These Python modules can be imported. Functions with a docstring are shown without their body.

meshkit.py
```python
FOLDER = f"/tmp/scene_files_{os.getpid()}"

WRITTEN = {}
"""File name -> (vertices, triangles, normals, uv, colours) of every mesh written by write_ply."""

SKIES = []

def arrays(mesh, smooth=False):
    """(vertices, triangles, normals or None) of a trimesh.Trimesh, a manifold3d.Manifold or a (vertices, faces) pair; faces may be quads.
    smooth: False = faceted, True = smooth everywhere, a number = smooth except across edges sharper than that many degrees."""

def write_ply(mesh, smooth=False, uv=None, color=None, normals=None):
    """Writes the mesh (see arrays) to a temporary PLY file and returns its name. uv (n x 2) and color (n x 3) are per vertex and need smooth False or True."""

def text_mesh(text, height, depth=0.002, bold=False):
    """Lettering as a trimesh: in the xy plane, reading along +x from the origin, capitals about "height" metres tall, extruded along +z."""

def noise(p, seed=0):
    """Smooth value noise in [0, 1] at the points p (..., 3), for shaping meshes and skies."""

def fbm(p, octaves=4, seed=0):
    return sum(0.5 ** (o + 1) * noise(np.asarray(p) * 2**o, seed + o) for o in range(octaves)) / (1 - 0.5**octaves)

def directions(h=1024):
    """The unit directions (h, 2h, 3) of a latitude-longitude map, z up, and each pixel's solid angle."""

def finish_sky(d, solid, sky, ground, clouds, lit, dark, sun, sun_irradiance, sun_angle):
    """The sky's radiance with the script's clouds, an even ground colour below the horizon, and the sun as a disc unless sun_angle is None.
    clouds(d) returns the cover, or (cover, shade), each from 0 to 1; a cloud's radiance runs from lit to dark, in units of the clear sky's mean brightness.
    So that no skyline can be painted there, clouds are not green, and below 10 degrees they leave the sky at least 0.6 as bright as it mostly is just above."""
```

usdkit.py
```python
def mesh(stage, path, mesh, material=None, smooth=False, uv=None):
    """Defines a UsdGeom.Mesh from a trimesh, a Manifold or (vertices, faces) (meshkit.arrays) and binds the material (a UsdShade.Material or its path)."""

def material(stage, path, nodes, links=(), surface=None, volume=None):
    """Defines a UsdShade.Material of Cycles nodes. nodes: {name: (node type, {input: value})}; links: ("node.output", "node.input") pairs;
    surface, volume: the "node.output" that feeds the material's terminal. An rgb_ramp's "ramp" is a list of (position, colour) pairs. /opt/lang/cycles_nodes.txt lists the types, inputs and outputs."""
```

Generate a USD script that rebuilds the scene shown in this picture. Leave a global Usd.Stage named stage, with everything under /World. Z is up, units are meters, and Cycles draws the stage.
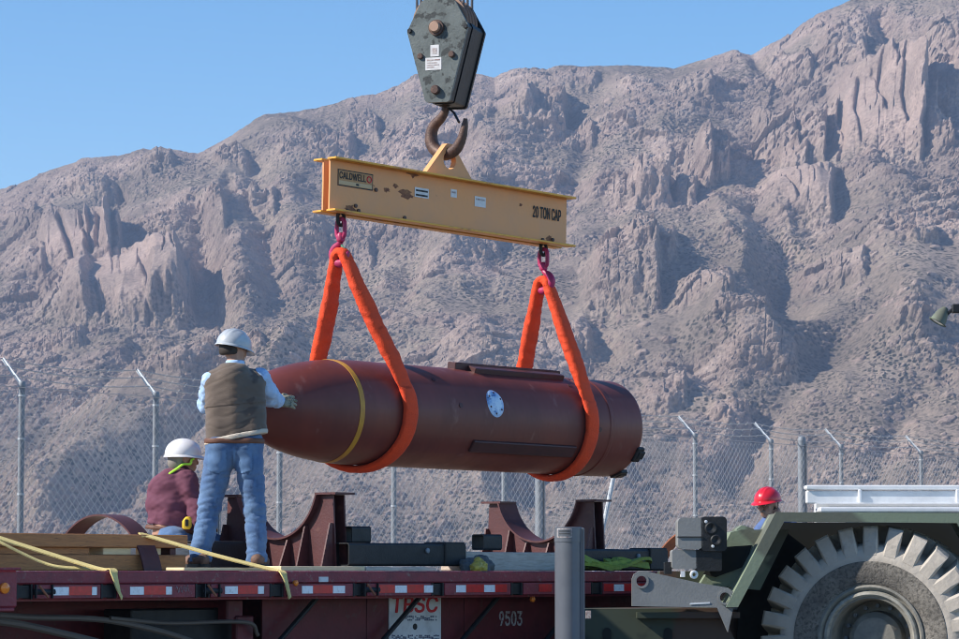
import math, random
import numpy as np, trimesh, usdkit, meshkit
from pxr import Usd, UsdGeom, UsdLux, UsdShade, Gf, Sdf, Vt
from scipy.spatial import cKDTree
from shapely.geometry import Polygon, Point, LineString, box as sbox
from shapely.ops import unary_union
stage = Usd.Stage.CreateInMemory()
UsdGeom.SetStageUpAxis(stage, 'Z'); UsdGeom.SetStageMetersPerUnit(stage, 1.0)
UsdGeom.Xform.Define(stage, '/World'); UsdGeom.Scope.Define(stage, '/World/Looks')
PI = math.pi
# ---------------------------------------------------------------- camera, sky, sun, exposure
FPX, EYE = 3014.0, 1.5                                   # focal length in photo pixels, eye height
PITCH = math.atan((572 - 319.5) / FPX)
cp, sp = math.cos(PITCH), math.sin(PITCH)
cam = UsdGeom.Camera.Define(stage, '/World/camera')
cam.CreateHorizontalApertureAttr(36.0); cam.CreateVerticalApertureAttr(36.0 * 682 / 1024)
cam.CreateFocalLengthAttr(36.0 * FPX / 959); cam.CreateClippingRangeAttr(Gf.Vec2f(0.5, 20000))
cam.CreateExposureAttr(0.68)
cam.AddTransformOp().Set(Gf.Matrix4d(1, 0, 0, 0, 0, -sp, cp, 0, 0, -cp, -sp, 0, 0, 0, EYE, 1))
SUN_EL = math.radians(37); SUN_AZ = math.atan2(-0.966, -0.26)
sun_dir = np.array([math.cos(SUN_EL) * math.sin(SUN_AZ), math.cos(SUN_EL) * math.cos(SUN_AZ), math.sin(SUN_EL)])
sky_mat = usdkit.material(stage, '/World/Looks/sky_air', {
    'sky': ('sky_texture', {'sky_type': 'single_scattering', 'sun_disc': False, 'sun_elevation': SUN_EL, 'sun_rotation': SUN_AZ, 'altitude': 1300.0, 'air_density': 1.0, 'aerosol_density': 0.1, 'ozone_density': 1.6}),
    'tone': ('hsv', {'saturation': 1.38, 'value': 1.28}),
    'bg': ('background_shader', {'strength': 0.08})}, [('sky.color', 'tone.color'), ('tone.color', 'bg.color')], surface='bg.background')
dome = UsdLux.DomeLight.Define(stage, '/World/sky')
UsdShade.MaterialBindingAPI.Apply(dome.GetPrim()).Bind(sky_mat)
dome.GetPrim().SetCustomDataByKey('kind', 'structure'); dome.GetPrim().SetCustomDataByKey('label', 'clear blue desert sky above the ridge')
sun = UsdLux.DistantLight.Define(stage, '/World/sun')
sun.CreateNormalizeAttr(True); sun.CreateIntensityAttr(1.25); sun.CreateAngleAttr(0.53); sun.CreateColorAttr(Gf.Vec3f(1.0, 0.93, 0.84))
_z = sun_dir; _x = np.cross([0, 0, 1.0], _z); _x /= np.linalg.norm(_x); _y = np.cross(_z, _x)
sun.AddTransformOp().Set(Gf.Matrix4d(*_x, 0, *_y, 0, *_z, 0, 0, 0, 20, 1))

# ---------------------------------------------------------------- helpers: pixels to points
def ray(px, py):
    u, v = (px - 479.5) / FPX, (py - 319.5) / FPX
    return np.array([u, cp + v * sp, sp - v * cp])
def pt(px, py, Y):
    d = ray(px, py); return np.array([0, 0, EYE]) + d * (Y / d[1])
class Frame:
    """A local frame: origin, angle of its x axis about z."""
    def __init__(s, o, deg):
        a = math.radians(deg); s.o = np.array(o, float); s.ex = np.array([math.cos(a), math.sin(a), 0]); s.ey = np.array([-math.sin(a), math.cos(a), 0])
        s.M = np.eye(4); s.M[:3, 0] = s.ex; s.M[:3, 1] = s.ey; s.M[:3, 3] = s.o
    def on(s, px, py, n=0.0):
        d = ray(px, py); k = d[0] / d[1]; L = s.o + n * s.ey
        a = (k * L[1] - L[0]) / (s.ex[0] - k * s.ex[1]); Y = L[1] + a * s.ex[1]
        return a, EYE + d[2] / d[1] * Y
    def w(s, a, n, z): return s.o + a * s.ex + n * s.ey + np.array([0, 0, z])
    def put(s, m): m = m.copy(); m.apply_transform(s.M); return m
T = Frame((-1.656, 20.0, 0), 48.0)       # trailer: x along its near edge, y across the deck
C = Frame((1.093, 21.6, 0), 0.6)        # crane: x along its side, y away from the camera
# ---------------------------------------------------------------- helpers: prims
_used, _base = {}, {}
def numbered(parent, name):
    k = (parent, name); i = _used.get(k, 0); _used[k] = i + 1
    return f'{parent}/{name}' + (f'_{i:03d}' if i else '')
def tag(path, label=None, cat=None, group=None, kind=None):
    p = stage.GetPrimAtPath(path)
    for k, v in (('label', label), ('category', cat), ('group', group), ('kind', kind)):
        if v: p.SetCustomDataByKey(k, v)
    return path
def thing(name, label, cat, base=(0, 0, 0), group=None, kind=None):
    path = numbered('/World', name); x = UsdGeom.Xform.Define(stage, path); x.AddTranslateOp().Set(Gf.Vec3d(*map(float, base)))
    _base[path] = np.array(base, float)
    return tag(path, label, cat, group, kind)
def arr(m):
    if isinstance(m, (list,)): m = trimesh.util.concatenate([arr(x) for x in m])
    if hasattr(m, 'to_mesh'):
        q = m.to_mesh(); m = trimesh.Trimesh(q.vert_properties[:, :3], q.tri_verts, process=False)
    return m
def obj(name, m, material, parent='/World', smooth=30, label=None, cat=None, group=None, kind=None, base=None, mask=None):
    m = arr(m); path = numbered(parent, name)
    if parent == '/World' and base is None and kind is None:
        b = m.bounds; base = ((b[0][0] + b[1][0]) / 2, (b[0][1] + b[1][1]) / 2, b[0][2])
    off = _base.get(parent, np.zeros(3)) if parent != '/World' else np.array(base if base is not None else (0, 0, 0), float)
    v = np.array(m.vertices) - off
    p = usdkit.mesh(stage, path, trimesh.Trimesh(v, m.faces, process=False), '/World/Looks/' + material, smooth=smooth)
    if parent == '/World' and base is not None: p.AddTranslateOp().Set(Gf.Vec3d(*map(float, base)))
    _base[path] = off
    if mask is not None:
        UsdGeom.PrimvarsAPI(p).CreatePrimvar('rockmask', Sdf.ValueTypeNames.Color3fArray, 'vertex').Set(Vt.Vec3fArray.FromNumpy(np.ascontiguousarray(mask, np.float32)))
    return tag(path, label, cat, group, kind)
def copy_of(src, name, base, rotz, label, group, cat):
    path = numbered('/World', name); x = UsdGeom.Xform.Define(stage, path)
    x.AddTranslateOp().Set(Gf.Vec3d(*map(float, base))); x.AddRotateZOp().Set(rotz)
    x.GetPrim().GetReferences().AddInternalReference(src); x.GetPrim().SetInstanceable(True)
    return tag(path, label, cat, group)
# ---------------------------------------------------------------- helpers: meshes
def cbox(lo, hi, ch=0.0):
    lo, hi = np.minimum(lo, hi), np.maximum(lo, hi); ch = min(ch, 0.45 * float((hi - lo).min()))
    if ch <= 0: return trimesh.creation.box(bounds=[lo, hi])
    P = []
    for i in np.ndindex(2, 2, 2):
        c = np.where(i, hi, lo); s = np.where(i, -ch, ch)
        for k in range(3):
            q = c + s; q[k] = c[k]; P.append(q)
    return trimesh.convex.convex_hull(np.array(P))
def tube(pts, r, n=8, closed=False, flat=None):
    """Sweeps a round (or flat = (half width, half thickness), up hint) section along pts."""
    P = np.array(pts, float); N = len(P); R = np.broadcast_to(np.asarray(r, float), (N,))
    if closed: Tn = np.roll(P, -1, 0) - np.roll(P, 1, 0)
    else: Tn = np.gradient(P, axis=0)
    Tn /= np.linalg.norm(Tn, axis=1, keepdims=True) + 1e-12
    up = np.array([0.13, 0.29, 0.95]) if abs(Tn[0][2]) < 0.8 else np.array([1.0, 0.1, 0])
    if flat is not None and len(flat) > 2: up = np.array(flat[2], float)
    U = np.zeros_like(P); u = up
    for i in range(N):
        u = (up if flat is not None and len(flat) > 2 else u); u = u - Tn[i] * (u @ Tn[i]); u = u / (np.linalg.norm(u) + 1e-12); U[i] = u
    W = np.cross(Tn, U)
    if flat is not None:
        a = np.array([[-1, -1], [1, -1], [1, 1], [-1, 1]], float) * [flat[0], flat[1]]; ang = a; n = 4
        V = P[:, None] + W[:, None] * ang[None, :, :1] + U[:, None] * ang[None, :, 1:]
    else:
        t = np.arange(n) * 2 * PI / n
        V = P[:, None] + R[:, None, None] * (W[:, None] * np.cos(t)[None, :, None] + U[:, None] * np.sin(t)[None, :, None])
    V = V.reshape(-1, 3); F = []
    for i in range(N if closed else N - 1):
        j = (i + 1) % N
        for k in range(n):
            a, b, c, d = i * n + k, i * n + (k + 1) % n, j * n + (k + 1) % n, j * n + k
            F += [[a, b, c], [a, c, d]]
    if not closed:
        for e, s in ((0, -1), (N - 1, 1)):
            for k in range(1, n - 1):
                q = [e * n, e * n + k, e * n + k + 1]; F.append(q if s > 0 else q[::-1])
    return trimesh.Trimesh(V, np.array(F), process=False)
def smooth_path(pts, m=8):
    P = np.array(pts, float); Q = np.vstack([2 * P[0] - P[1], P, 2 * P[-1] - P[-2]]); out = []
    for i in range(1, len(Q) - 2):
        for t in np.linspace(0, 1, m, endpoint=False):
            a, b, c, d = Q[i - 1], Q[i], Q[i + 1], Q[i + 2]
            out.append(0.5 * (2 * b + (c - a) * t + (2 * a - 5 * b + 4 * c - d) * t * t + (3 * b - a - 3 * c + d) * t ** 3))
    out.append(P[-1]); return np.array(out)
def lathe(prof, n=64, M=None):
    """prof: (distance along x, radius) pairs, turned about the x axis."""
    prof = np.array(prof, float); t = np.arange(n) * 2 * PI / n
    V = np.stack([np.repeat(prof[:, 0], n), (prof[:, 1:2] * np.cos(t)).ravel(), (prof[:, 1:2] * np.sin(t)).ravel()], 1)
    F = []
    for i in range(len(prof) - 1):
        for k in range(n):
            a, b, c, d = i * n + k, i * n + (k + 1) % n, (i + 1) * n + (k + 1) % n, (i + 1) * n + k
            F += [[a, c, b], [a, d, c]]
    m = trimesh.Trimesh(V, np.array(F), process=False)
    if M is not None: m.apply_transform(M)
    return m
def axes(o, ex, ey, ez=None):
    M = np.eye(4); ex = np.array(ex, float); ey = np.array(ey, float); ex = ex / np.linalg.norm(ex); ey = ey / np.linalg.norm(ey)
    M[:3, 0] = ex; M[:3, 1] = ey; M[:3, 2] = np.cross(ex, ey) if ez is None else ez; M[:3, 3] = o; return M
def prism(poly, depth, M):
    """Extrudes a shapely polygon (or list of points) by depth along local z, then M."""
    if not isinstance(poly, Polygon): poly = Polygon(poly)
    m = trimesh.creation.extrude_polygon(poly, depth, engine='earcut'); m.apply_transform(M); return m
def vprism(fr, pts, n0, n1):
    """A polygon given as (along, height) points in the frame, from depth n0 to n1."""
    M = axes(fr.w(0, n1, 0), fr.ex, (0, 0, 1)); return prism(pts, abs(n1 - n0), M)     # local z points towards the camera
def slab_ring(outer, inner): return Polygon(outer, [inner])
def surface_net(V, o, h):
    S = V < 0; nx, ny, nz = V.shape
    acc = np.zeros((nx - 1, ny - 1, nz - 1, 3)); cnt = np.zeros((nx - 1, ny - 1, nz - 1))
    for ax in range(3):
        oth = [a for a in range(3) if a != ax]
        for i, j in np.ndindex(2, 2):
            s0 = [slice(0, -1)] * 3; s1 = [slice(0, -1)] * 3; off = np.zeros(3)
            for a, b in zip(oth, (i, j)):
                if b: s0[a] = s1[a] = slice(1, None); off[a] = 1
            s1[ax] = slice(1, None)
            a, b = V[tuple(s0)], V[tuple(s1)]; x = (a < 0) != (b < 0)
            t = np.where(x, a / np.where(x, a - b, 1), 0)
            for k in range(3): acc[..., k] += np.where(x, off[k] + (t if k == ax else 0), 0)
            cnt += x
    on = cnt > 0; idx = -np.ones(on.shape, int); idx[on] = np.arange(on.sum()); g = np.argwhere(on)
    P = (g + acc[on] / cnt[on][:, None]) * h + o; F = []
    for ax in range(3):
        b, c = [(1, 2), (2, 0), (0, 1)][ax]
        s0 = [slice(None)] * 3; s1 = [slice(None)] * 3; s0[ax] = slice(0, -1); s1[ax] = slice(1, None)
        x = S[tuple(s0)] != S[tuple(s1)]; e = np.argwhere(x); e = e[(e[:, b] > 0) & (e[:, c] > 0) & (e[:, b] < V.shape[b] - 1) & (e[:, c] < V.shape[c] - 1)]
        def at(db, dc): q = e.copy(); q[:, b] -= db; q[:, c] -= dc; return idx[q[:, 0], q[:, 1], q[:, 2]]
        q = np.stack([at(1, 1), at(0, 1), at(0, 0), at(1, 0)], 1)
        fl = ~S[e[:, 0], e[:, 1], e[:, 2]]; q[fl] = q[fl][:, ::-1]
        F.append(q[:, [0, 1, 2]]); F.append(q[:, [0, 2, 3]])
    return trimesh.Trimesh(P, np.vstack(F), process=False)
def taubin(m, it):
    from scipy.sparse import coo_matrix
    f = m.faces; e = np.vstack([f[:, [0, 1]], f[:, [1, 2]], f[:, [2, 0]]]); e = np.unique(np.vstack([e, e[:, ::-1]]), axis=0); n = len(m.vertices)
    A = coo_matrix((np.ones(len(e)), (e[:, 0], e[:, 1])), (n, n)).tocsr(); dg = np.maximum(np.asarray(A.sum(1)), 1); v = np.array(m.vertices)
    for i in range(it):
        for lam in (0.5, -0.52): v = v + lam * (A @ v / dg - v)
    return trimesh.Trimesh(v, f, process=False)
def blob(prims, h, k=0.03, cut=(), wrinkle=None, smooth=4):
    """prims: (a, b, ra, rb[, flatten axis vector, factor]) round cones blended with radius k. cut: half-spaces (point, outward normal)."""
    lo = np.min([np.minimum(p[0], p[1]) - max(p[2], p[3]) for p in prims], 0) - 3 * h; hi = np.max([np.maximum(p[0], p[1]) + max(p[2], p[3]) for p in prims], 0) + 3 * h
    n = np.ceil((hi - lo) / h).astype(int) + 1
    X = np.stack(np.meshgrid(*[lo[i] + h * np.arange(n[i]) for i in range(3)], indexing='ij'), -1).astype(np.float32)
    D = np.full(X.shape[:3], 1e3, np.float32)
    for p in prims:
        a, b, ra, rb = np.array(p[0], float), np.array(p[1], float), p[2], p[3]
        pad = max(ra, rb) + 4 * k + 3 * h
        l2 = np.maximum(np.floor((np.minimum(a, b) - pad - lo) / h).astype(int), 0); h2 = np.minimum(np.ceil((np.maximum(a, b) + pad - lo) / h).astype(int) + 1, n)
        sl = tuple(slice(i, j) for i, j in zip(l2, h2)); Q = X[sl] - a.astype(np.float32); ba = b - a
        t = np.clip((Q @ ba.astype(np.float32)) / max(ba @ ba, 1e-9), 0, 1) if ba @ ba > 1e-9 else np.zeros(Q.shape[:3], np.float32)
        E = Q - t[..., None] * ba.astype(np.float32)
        if len(p) > 4:
            ax = np.array(p[4], float); ax /= np.linalg.norm(ax); c = E @ ax.astype(np.float32)
            E = E + c[..., None] * ((1 / p[5] - 1) * ax).astype(np.float32)
        d = np.linalg.norm(E, axis=-1) - (ra + (rb - ra) * t)
        d0 = D[sl]; hh = np.clip(0.5 + 0.5 * (d0 - d) / k, 0, 1); D[sl] = np.where(d0 > 100, d, d0 * (1 - hh) + d * hh - k * hh * (1 - hh))
    for q, nn in cut:
        D = np.maximum(D, ((X - np.array(q, np.float32)) @ np.array(nn, np.float32)))
    m = surface_net(D, lo, h)
    if smooth: m = taubin(m, smooth)
    if wrinkle is not None:
        amp, fq, seed = wrinkle; w = meshkit.fbm(np.array(m.vertices) * np.array(fq), 3, seed) - 0.5
        m.vertices = m.vertices + m.vertex_normals * (amp * 2 * np.abs(w) ** 0.8 * np.sign(w))[:, None]
    return m
# ---------------------------------------------------------------- materials
def mat(name, color, rough=0.6, metal=0.0, color2=None, scale=6.0, amount=(0.4, 0.7), bump=0.0, bscale=60.0, stretch=(1, 1, 1), spec=0.4, coat=0.0, detail=5.0, color3=None, scale3=20.0, amount3=(0.6, 0.72), rough2=None, sheen=0.0):
    N = {'tc': ('geometry', {}), 'mp': ('mapping', {'scale': stretch}), 'p': ('principled_bsdf', {'roughness': rough, 'metallic': metal, 'base_color': color, 'specular_ior_level': spec, 'coat_weight': coat, 'sheen_weight': sheen})}
    L = [('tc.position', 'mp.vector')]
    if color2 is not None:
        N['n'] = ('noise_texture', {'scale': scale, 'detail': detail, 'roughness': 0.62}); N['r'] = ('rgb_ramp', {'ramp': [(0, color), (amount[0], color), (amount[1], color2), (1, color2)]})
        L += [('mp.vector', 'n.vector'), ('n.fac', 'r.fac')]; last = 'r.color'
        if color3 is not None:
            N['n3'] = ('noise_texture', {'scale': scale3, 'detail': 4.0, 'roughness': 0.6}); N['f3'] = ('rgb_ramp', {'ramp': [(0, (0, 0, 0)), (amount3[0], (0, 0, 0)), (amount3[1], (1, 1, 1)), (1, (1, 1, 1))]})
            N['m3'] = ('mix', {'color2': color3}); L += [('mp.vector', 'n3.vector'), ('n3.fac', 'f3.fac'), ('f3.color', 'm3.fac'), (last, 'm3.color1')]; last = 'm3.color'
        L.append((last, 'p.base_color'))
        if rough2 is not None:
            N['rr'] = ('map_range', {'from_min': 0.35, 'from_max': 0.65, 'to_min': rough, 'to_max': rough2, 'clamp': True}); L += [('n.fac', 'rr.value'), ('rr.result', 'p.roughness')]
    if bump > 0:
        N['bn'] = ('noise_texture', {'scale': bscale, 'detail': 4.0}); N['b'] = ('bump', {'strength': min(1.0, bump), 'distance': 0.01}); L += [('mp.vector', 'bn.vector'), ('bn.fac', 'b.height'), ('b.normal', 'p.normal')]
    return usdkit.material(stage, '/World/Looks/' + name, N, L, surface='p.BSDF')
# ---------------------------------------------------------------- the mountain
def hash2(i, j, seed):
    h = (i * 374761393 + j * 668265263 + seed * 1442695) & 0xFFFFFFFF
    h = ((h ^ (h >> 13)) * 1274126177) & 0xFFFFFFFF
    return ((h ^ (h >> 16)) & 0xFFFFFF) / 16777215.0
def n2(x, y, seed=0):
    i, j = np.floor(x).astype(np.int64), np.floor(y).astype(np.int64); u, v = x - i, y - j; u = u * u * u * (u * (u * 6 - 15) + 10); v = v * v * v * (v * (v * 6 - 15) + 10)
    return (hash2(i, j, seed) * (1 - u) + hash2(i + 1, j, seed) * u) * (1 - v) + (hash2(i, j + 1, seed) * (1 - u) + hash2(i + 1, j + 1, seed) * u) * v
def f2(x, y, octv=4, seed=0, gain=0.5):
    s, a, t = 0, 1.0, 0
    for o in range(octv):
        c, d = math.cos(o * 1.3), math.sin(o * 1.3); k = 2.03 ** o
        s = s + a * n2((x * c - y * d) * k + 7 * o, (x * d + y * c) * k - 3 * o, seed + o); t += a; a *= gain
    return s / t
def ridged(x, y, octv=3, seed=0):
    s, a, t = 0, 1.0, 0
    for o in range(octv):
        k = 2.1 ** o; s = s + a * (1 - np.abs(2 * n2(x * k + 5 * o, y * k, seed + o) - 1)); t += a; a *= 0.5
    return s / t
def sst(a, b, x): t = np.clip((x - a) / (b - a), 0, 1); return t * t * (3 - 2 * t)
def cells(x, y, size, seed, tilt=0.6, jump=0.5):
    """Fractured rock: every point takes the tilted plane of its nearest random seed; also the distance to the cell's middle, in sizes."""
    rng = np.random.default_rng(seed); x0, x1, y0, y1 = x.min() - size, x.max() + size, y.min() - size, y.max() + size
    gx, gy = np.meshgrid(np.arange(x0, x1, size), np.arange(y0, y1, size), indexing='ij'); c = np.stack([gx.ravel(), gy.ravel()], 1); c += rng.uniform(-0.5, 0.5, c.shape) * size
    g = rng.normal(0, tilt, c.shape); j = rng.uniform(-jump, jump, len(c)) * size
    p = np.stack([x.ravel(), y.ravel()], 1); d, i = cKDTree(c).query(p, k=1, workers=-1)
    q = p - c[i]; return ((q * g[i]).sum(1) + j[i]).reshape(x.shape), (d / size).reshape(x.shape), rng.uniform(0, 1, len(c))[i].reshape(x.shape)
SKY_LINE = [(-3500, 520), (-1800, 420), (-900, 330), (-400, 262), (-200, 232), (-80, 206), (0, 186), (20, 178), (60, 165), (110, 153), (140, 147), (165, 152), (195, 153), (218, 142), (260, 120), (300, 108), (335, 100), (375, 92), (410, 76), (440, 71), (482, 70), (495, 74), (515, 67), (530, 64), (578, 63), (605, 64), (643, 62), (660, 65), (675, 69), (702, 61), (730, 56), (757, 52), (772, 42), (790, 31), (805, 22), (819, 14), (835, 6), (850, 0), (880, -12), (910, -18), (960, -34), (1100, -70), (1400, -60), (2200, 60), (4000, 300)]
Y0, Y1 = 1400.0, 2350.0
NV = 540
ua = np.concatenate([np.linspace(-3500, -180, 110), np.linspace(-170, 1130, 1220), np.linspace(1140, 4000, 110)])
U1 = ua
A1 = (U1 - 479.5) / FPX
ES1 = (572 - np.interp(U1, *np.array(SKY_LINE).T)) / FPX * 1.004
vt = np.concatenate([np.linspace(-0.004, 0, 4)[:-1], np.linspace(0, 1, NV)])
U, TT = np.meshgrid(U1, vt, indexing='ij'); A = np.broadcast_to(A1[:, None], U.shape); ES = np.broadcast_to(ES1[:, None], U.shape)
E = np.where(TT < 0, TT, TT * ES); Vp = 572 - E * FPX                                      # where a ray from the photographer's standpoint meets the slope
S = ES / (1 - Y0 / Y1); Yd = Y0 / (1 - np.minimum(E / S, 0.999 * (1 - Y0 / Y1) + 1e-9))
X = A * Yd; Q = Yd * 1.15
inner = sst(0.0, 0.06, TT) * (1 - 0.85 * sst(0.90, 1.0, TT))                               # keeps the foot and the skyline in place
# spurs and gullies running down the slope
big = ridged(X / 270 + 0.25 * f2(X / 200, Q / 200, 2, 3) , Q / 900, 2, 11) - 0.62
mid = ridged(X / 120 + 0.3 * f2(X / 90, Q / 90, 2, 5), Q / 300, 3, 21) - 0.6
small = f2(X / 40, Q / 55, 3, 31) - 0.5
H = inner * (68 * big + 27 * mid) + 9 * small * np.minimum(1, inner + 0.5)
# spurs one can name in the photograph: (pixel polyline along its crest, half width in px, metres proud)
def along(poly, hw, right=1.0):
    d = np.full(U.shape, 1e9); sgn = np.zeros(U.shape); tt = np.zeros(U.shape); P = np.array(poly, float); n = len(P) - 1
    for i in range(n):
        a, b = P[i], P[i + 1]; ab = b - a; L = ab @ ab
        t = np.clip(((U - a[0]) * ab[0] + (Vp - a[1]) * ab[1]) / L, 0, 1); ex, ey = U - a[0] - t * ab[0], Vp - a[1] - t * ab[1]; dd = np.hypot(ex, ey)
        m = dd < d; d = np.where(m, dd, d); tt = np.where(m, (i + t) / n, tt)
    return d / hw, tt
for poly, hw, hh in (
    ([(590, 255), (640, 280), (690, 318), (730, 350), (790, 385)], 52, 26), ([(500, 108), (500, 160), (455, 215), (430, 290)], 40, 20), ([(835, 190), (770, 215), (690, 245), (610, 270)], 34, 14),
    ([(10, 520), (80, 470), (160, 425), (260, 370), (330, 335)], 40, 24), ([(140, 150), (190, 200), (230, 260), (240, 330)], 30, 13), ([(300, 115), (285, 190), (300, 260)], 36, 16), ([(900, 160), (880, 230), (910, 300), (880, 380)], 50, 20),
    ([(640, 70), (620, 130), (570, 190)], 40, 16), ([(760, 55), (700, 110), (650, 170)], 30, 14), ([(455, 350), (500, 410), (470, 470)], 45, 14), ([(700, 390), (650, 450), (600, 500)], 40, 12)):
    d, t = along(poly, hw); H += hh * np.exp(-d ** 2 * 1.2) * sst(0, 0.12, t) * (1 - 0.6 * sst(0.8, 1, t))
for poly, hw, hh in (([(560, 100), (590, 150), (570, 200), (545, 235)], 16, 14), ([(120, 180), (108, 200), (110, 215)], 12, 12), ([(196, 210), (205, 260), (215, 310), (240, 330)], 16, 16), ([(800, 240), (780, 300), (800, 345)], 26, 14), ([(255, 150), (265, 220), (275, 300), (250, 340)], 18, 12), ([(880, 0), (905, 45), (915, 60)], 10, 12), ([(470, 130), (450, 175), (420, 240), (400, 330)], 16, 12), ([(900, 300), (840, 350), (760, 440), (720, 520)], 22, 12), ([(330, 250), (290, 330), (200, 430), (60, 530)], 20, 12), ([(620, 350), (560, 420), (520, 520)], 20, 10), ([(150, 330), (100, 390), (20, 450)], 16, 10), ([(950, 380), (900, 430), (860, 520)], 18, 9), ([(640, 170), (690, 185), (750, 200), (757, 235)], 14, 8)):
    d, t = along(poly, hw); H -= hh * np.exp(-d ** 2 * 1.2) * sst(0, 0.1, t) * (1 - sst(0.85, 1, t))
# fractured rock and loose blocks
cA, dA, rA = cells(X, Q, 26, 1, 0.32, 0.16); cB, dB, rB = cells(X, Q, 10, 2, 0.42, 0.22); cC, dC, rC = cells(X, Q, 4.6, 3, 0.5, 0.3); cD, dD, rD = cells(X, Q, 2.6, 4, 0.5, 0.3)
outcrop = sst(0.50, 0.66, f2(X / 75, Q / 75, 4, 41) + 0.11 * sst(0.45, 0.9, TT) - 0.10 * (1 - sst(0.1, 0.45, TT)))
rock = outcrop.copy()
# crags: (x, y of the middle, half width, half height, metres proud, sharpness of the right edge)
CRAGS = [(62, 232, 24, 26, 26, 6), (97, 228, 14, 26, 30, 5), (112, 232, 8, 20, 28, 4), (120, 278, 62, 32, 30, 10), (62, 285, 26, 24, 16, 10), (170, 285, 22, 26, 22, 6), (28, 255, 14, 10, 10, 6),
         (505, 106, 28, 15, 20, 8), (540, 104, 26, 20, 26, 7), (560, 75, 40, 10, 9, 10), (455, 118, 24, 18, 9, 10), (640, 192, 30, 12, 13, 6), (652, 190, 20, 17, 24, 5), (687, 192, 11, 14, 20, 4), (712, 155, 17, 17, 26, 5), (697, 165, 12, 16, 14, 5),
         (778, 125, 20, 20, 24, 5), (812, 125, 16, 20, 26, 5), (833, 108, 8, 10, 12, 4), (795, 150, 14, 10, 12, 5), (880, 100, 44, 50, 34, 8), (905, 80, 22, 22, 18, 6), (925, 100, 14, 26, 22, 5), (875, 65, 18, 16, 12, 6), (800, 190, 34, 26, 20, 10), (845, 40, 26, 16, 12, 6),
         (790, 60, 22, 12, 10, 6), (948, 60, 16, 40, 20, 6), (940, 130, 14, 18, 16, 6), (620, 290, 36, 34, 24, 10), (650, 270, 24, 16, 13, 8), (700, 325, 30, 16, 12, 8), (735, 352, 30, 12, 9, 8), (830, 270, 34, 14, 11, 8), (760, 375, 34, 14, 9, 8), (660, 410, 22, 14, 9, 8), (730, 425, 20, 10, 8, 6),
         (900, 240, 36, 12, 9, 8), (470, 250, 30, 16, 9, 8), (245, 190, 14, 12, 13, 5), (262, 205, 12, 10, 12, 5), (228, 165, 18, 9, 9, 6), (150, 165, 24, 8, 9, 8), (330, 140, 22, 14, 13, 6), (360, 120, 18, 12, 10, 6), (300, 235, 26, 14, 10, 8), (350, 250, 20, 14, 9, 8), (215, 225, 10, 20, 10, 5),
         (180, 395, 60, 14, 9, 12), (235, 380, 30, 12, 8, 8), (60, 330, 22, 10, 8, 6), (690, 95, 24, 12, 9, 6), (580, 130, 14, 12, 12, 5), (930, 20, 20, 16, 14, 6), (905, 345, 20, 10, 7, 6), (560, 350, 30, 14, 8, 8), (420, 420, 34, 12, 7, 8), (520, 480, 40, 12, 6, 8), (90, 180, 22, 9, 8, 6), (20, 210, 18, 8, 7, 6)]
wx, wy = 9 * (f2(U / 26, Vp / 26, 3, 51) - 0.5), 9 * (f2(U / 26, Vp / 26, 3, 61) - 0.5)
wx2, wy2 = 5 * (f2(U / 6, Vp / 7, 2, 53) - 0.5), 5 * (f2(U / 6, Vp / 7, 2, 63) - 0.5)
joint = ridged(U / 9 + wx * 0.05, Vp / 34, 2, 71)
slab = np.zeros(U.shape)
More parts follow.
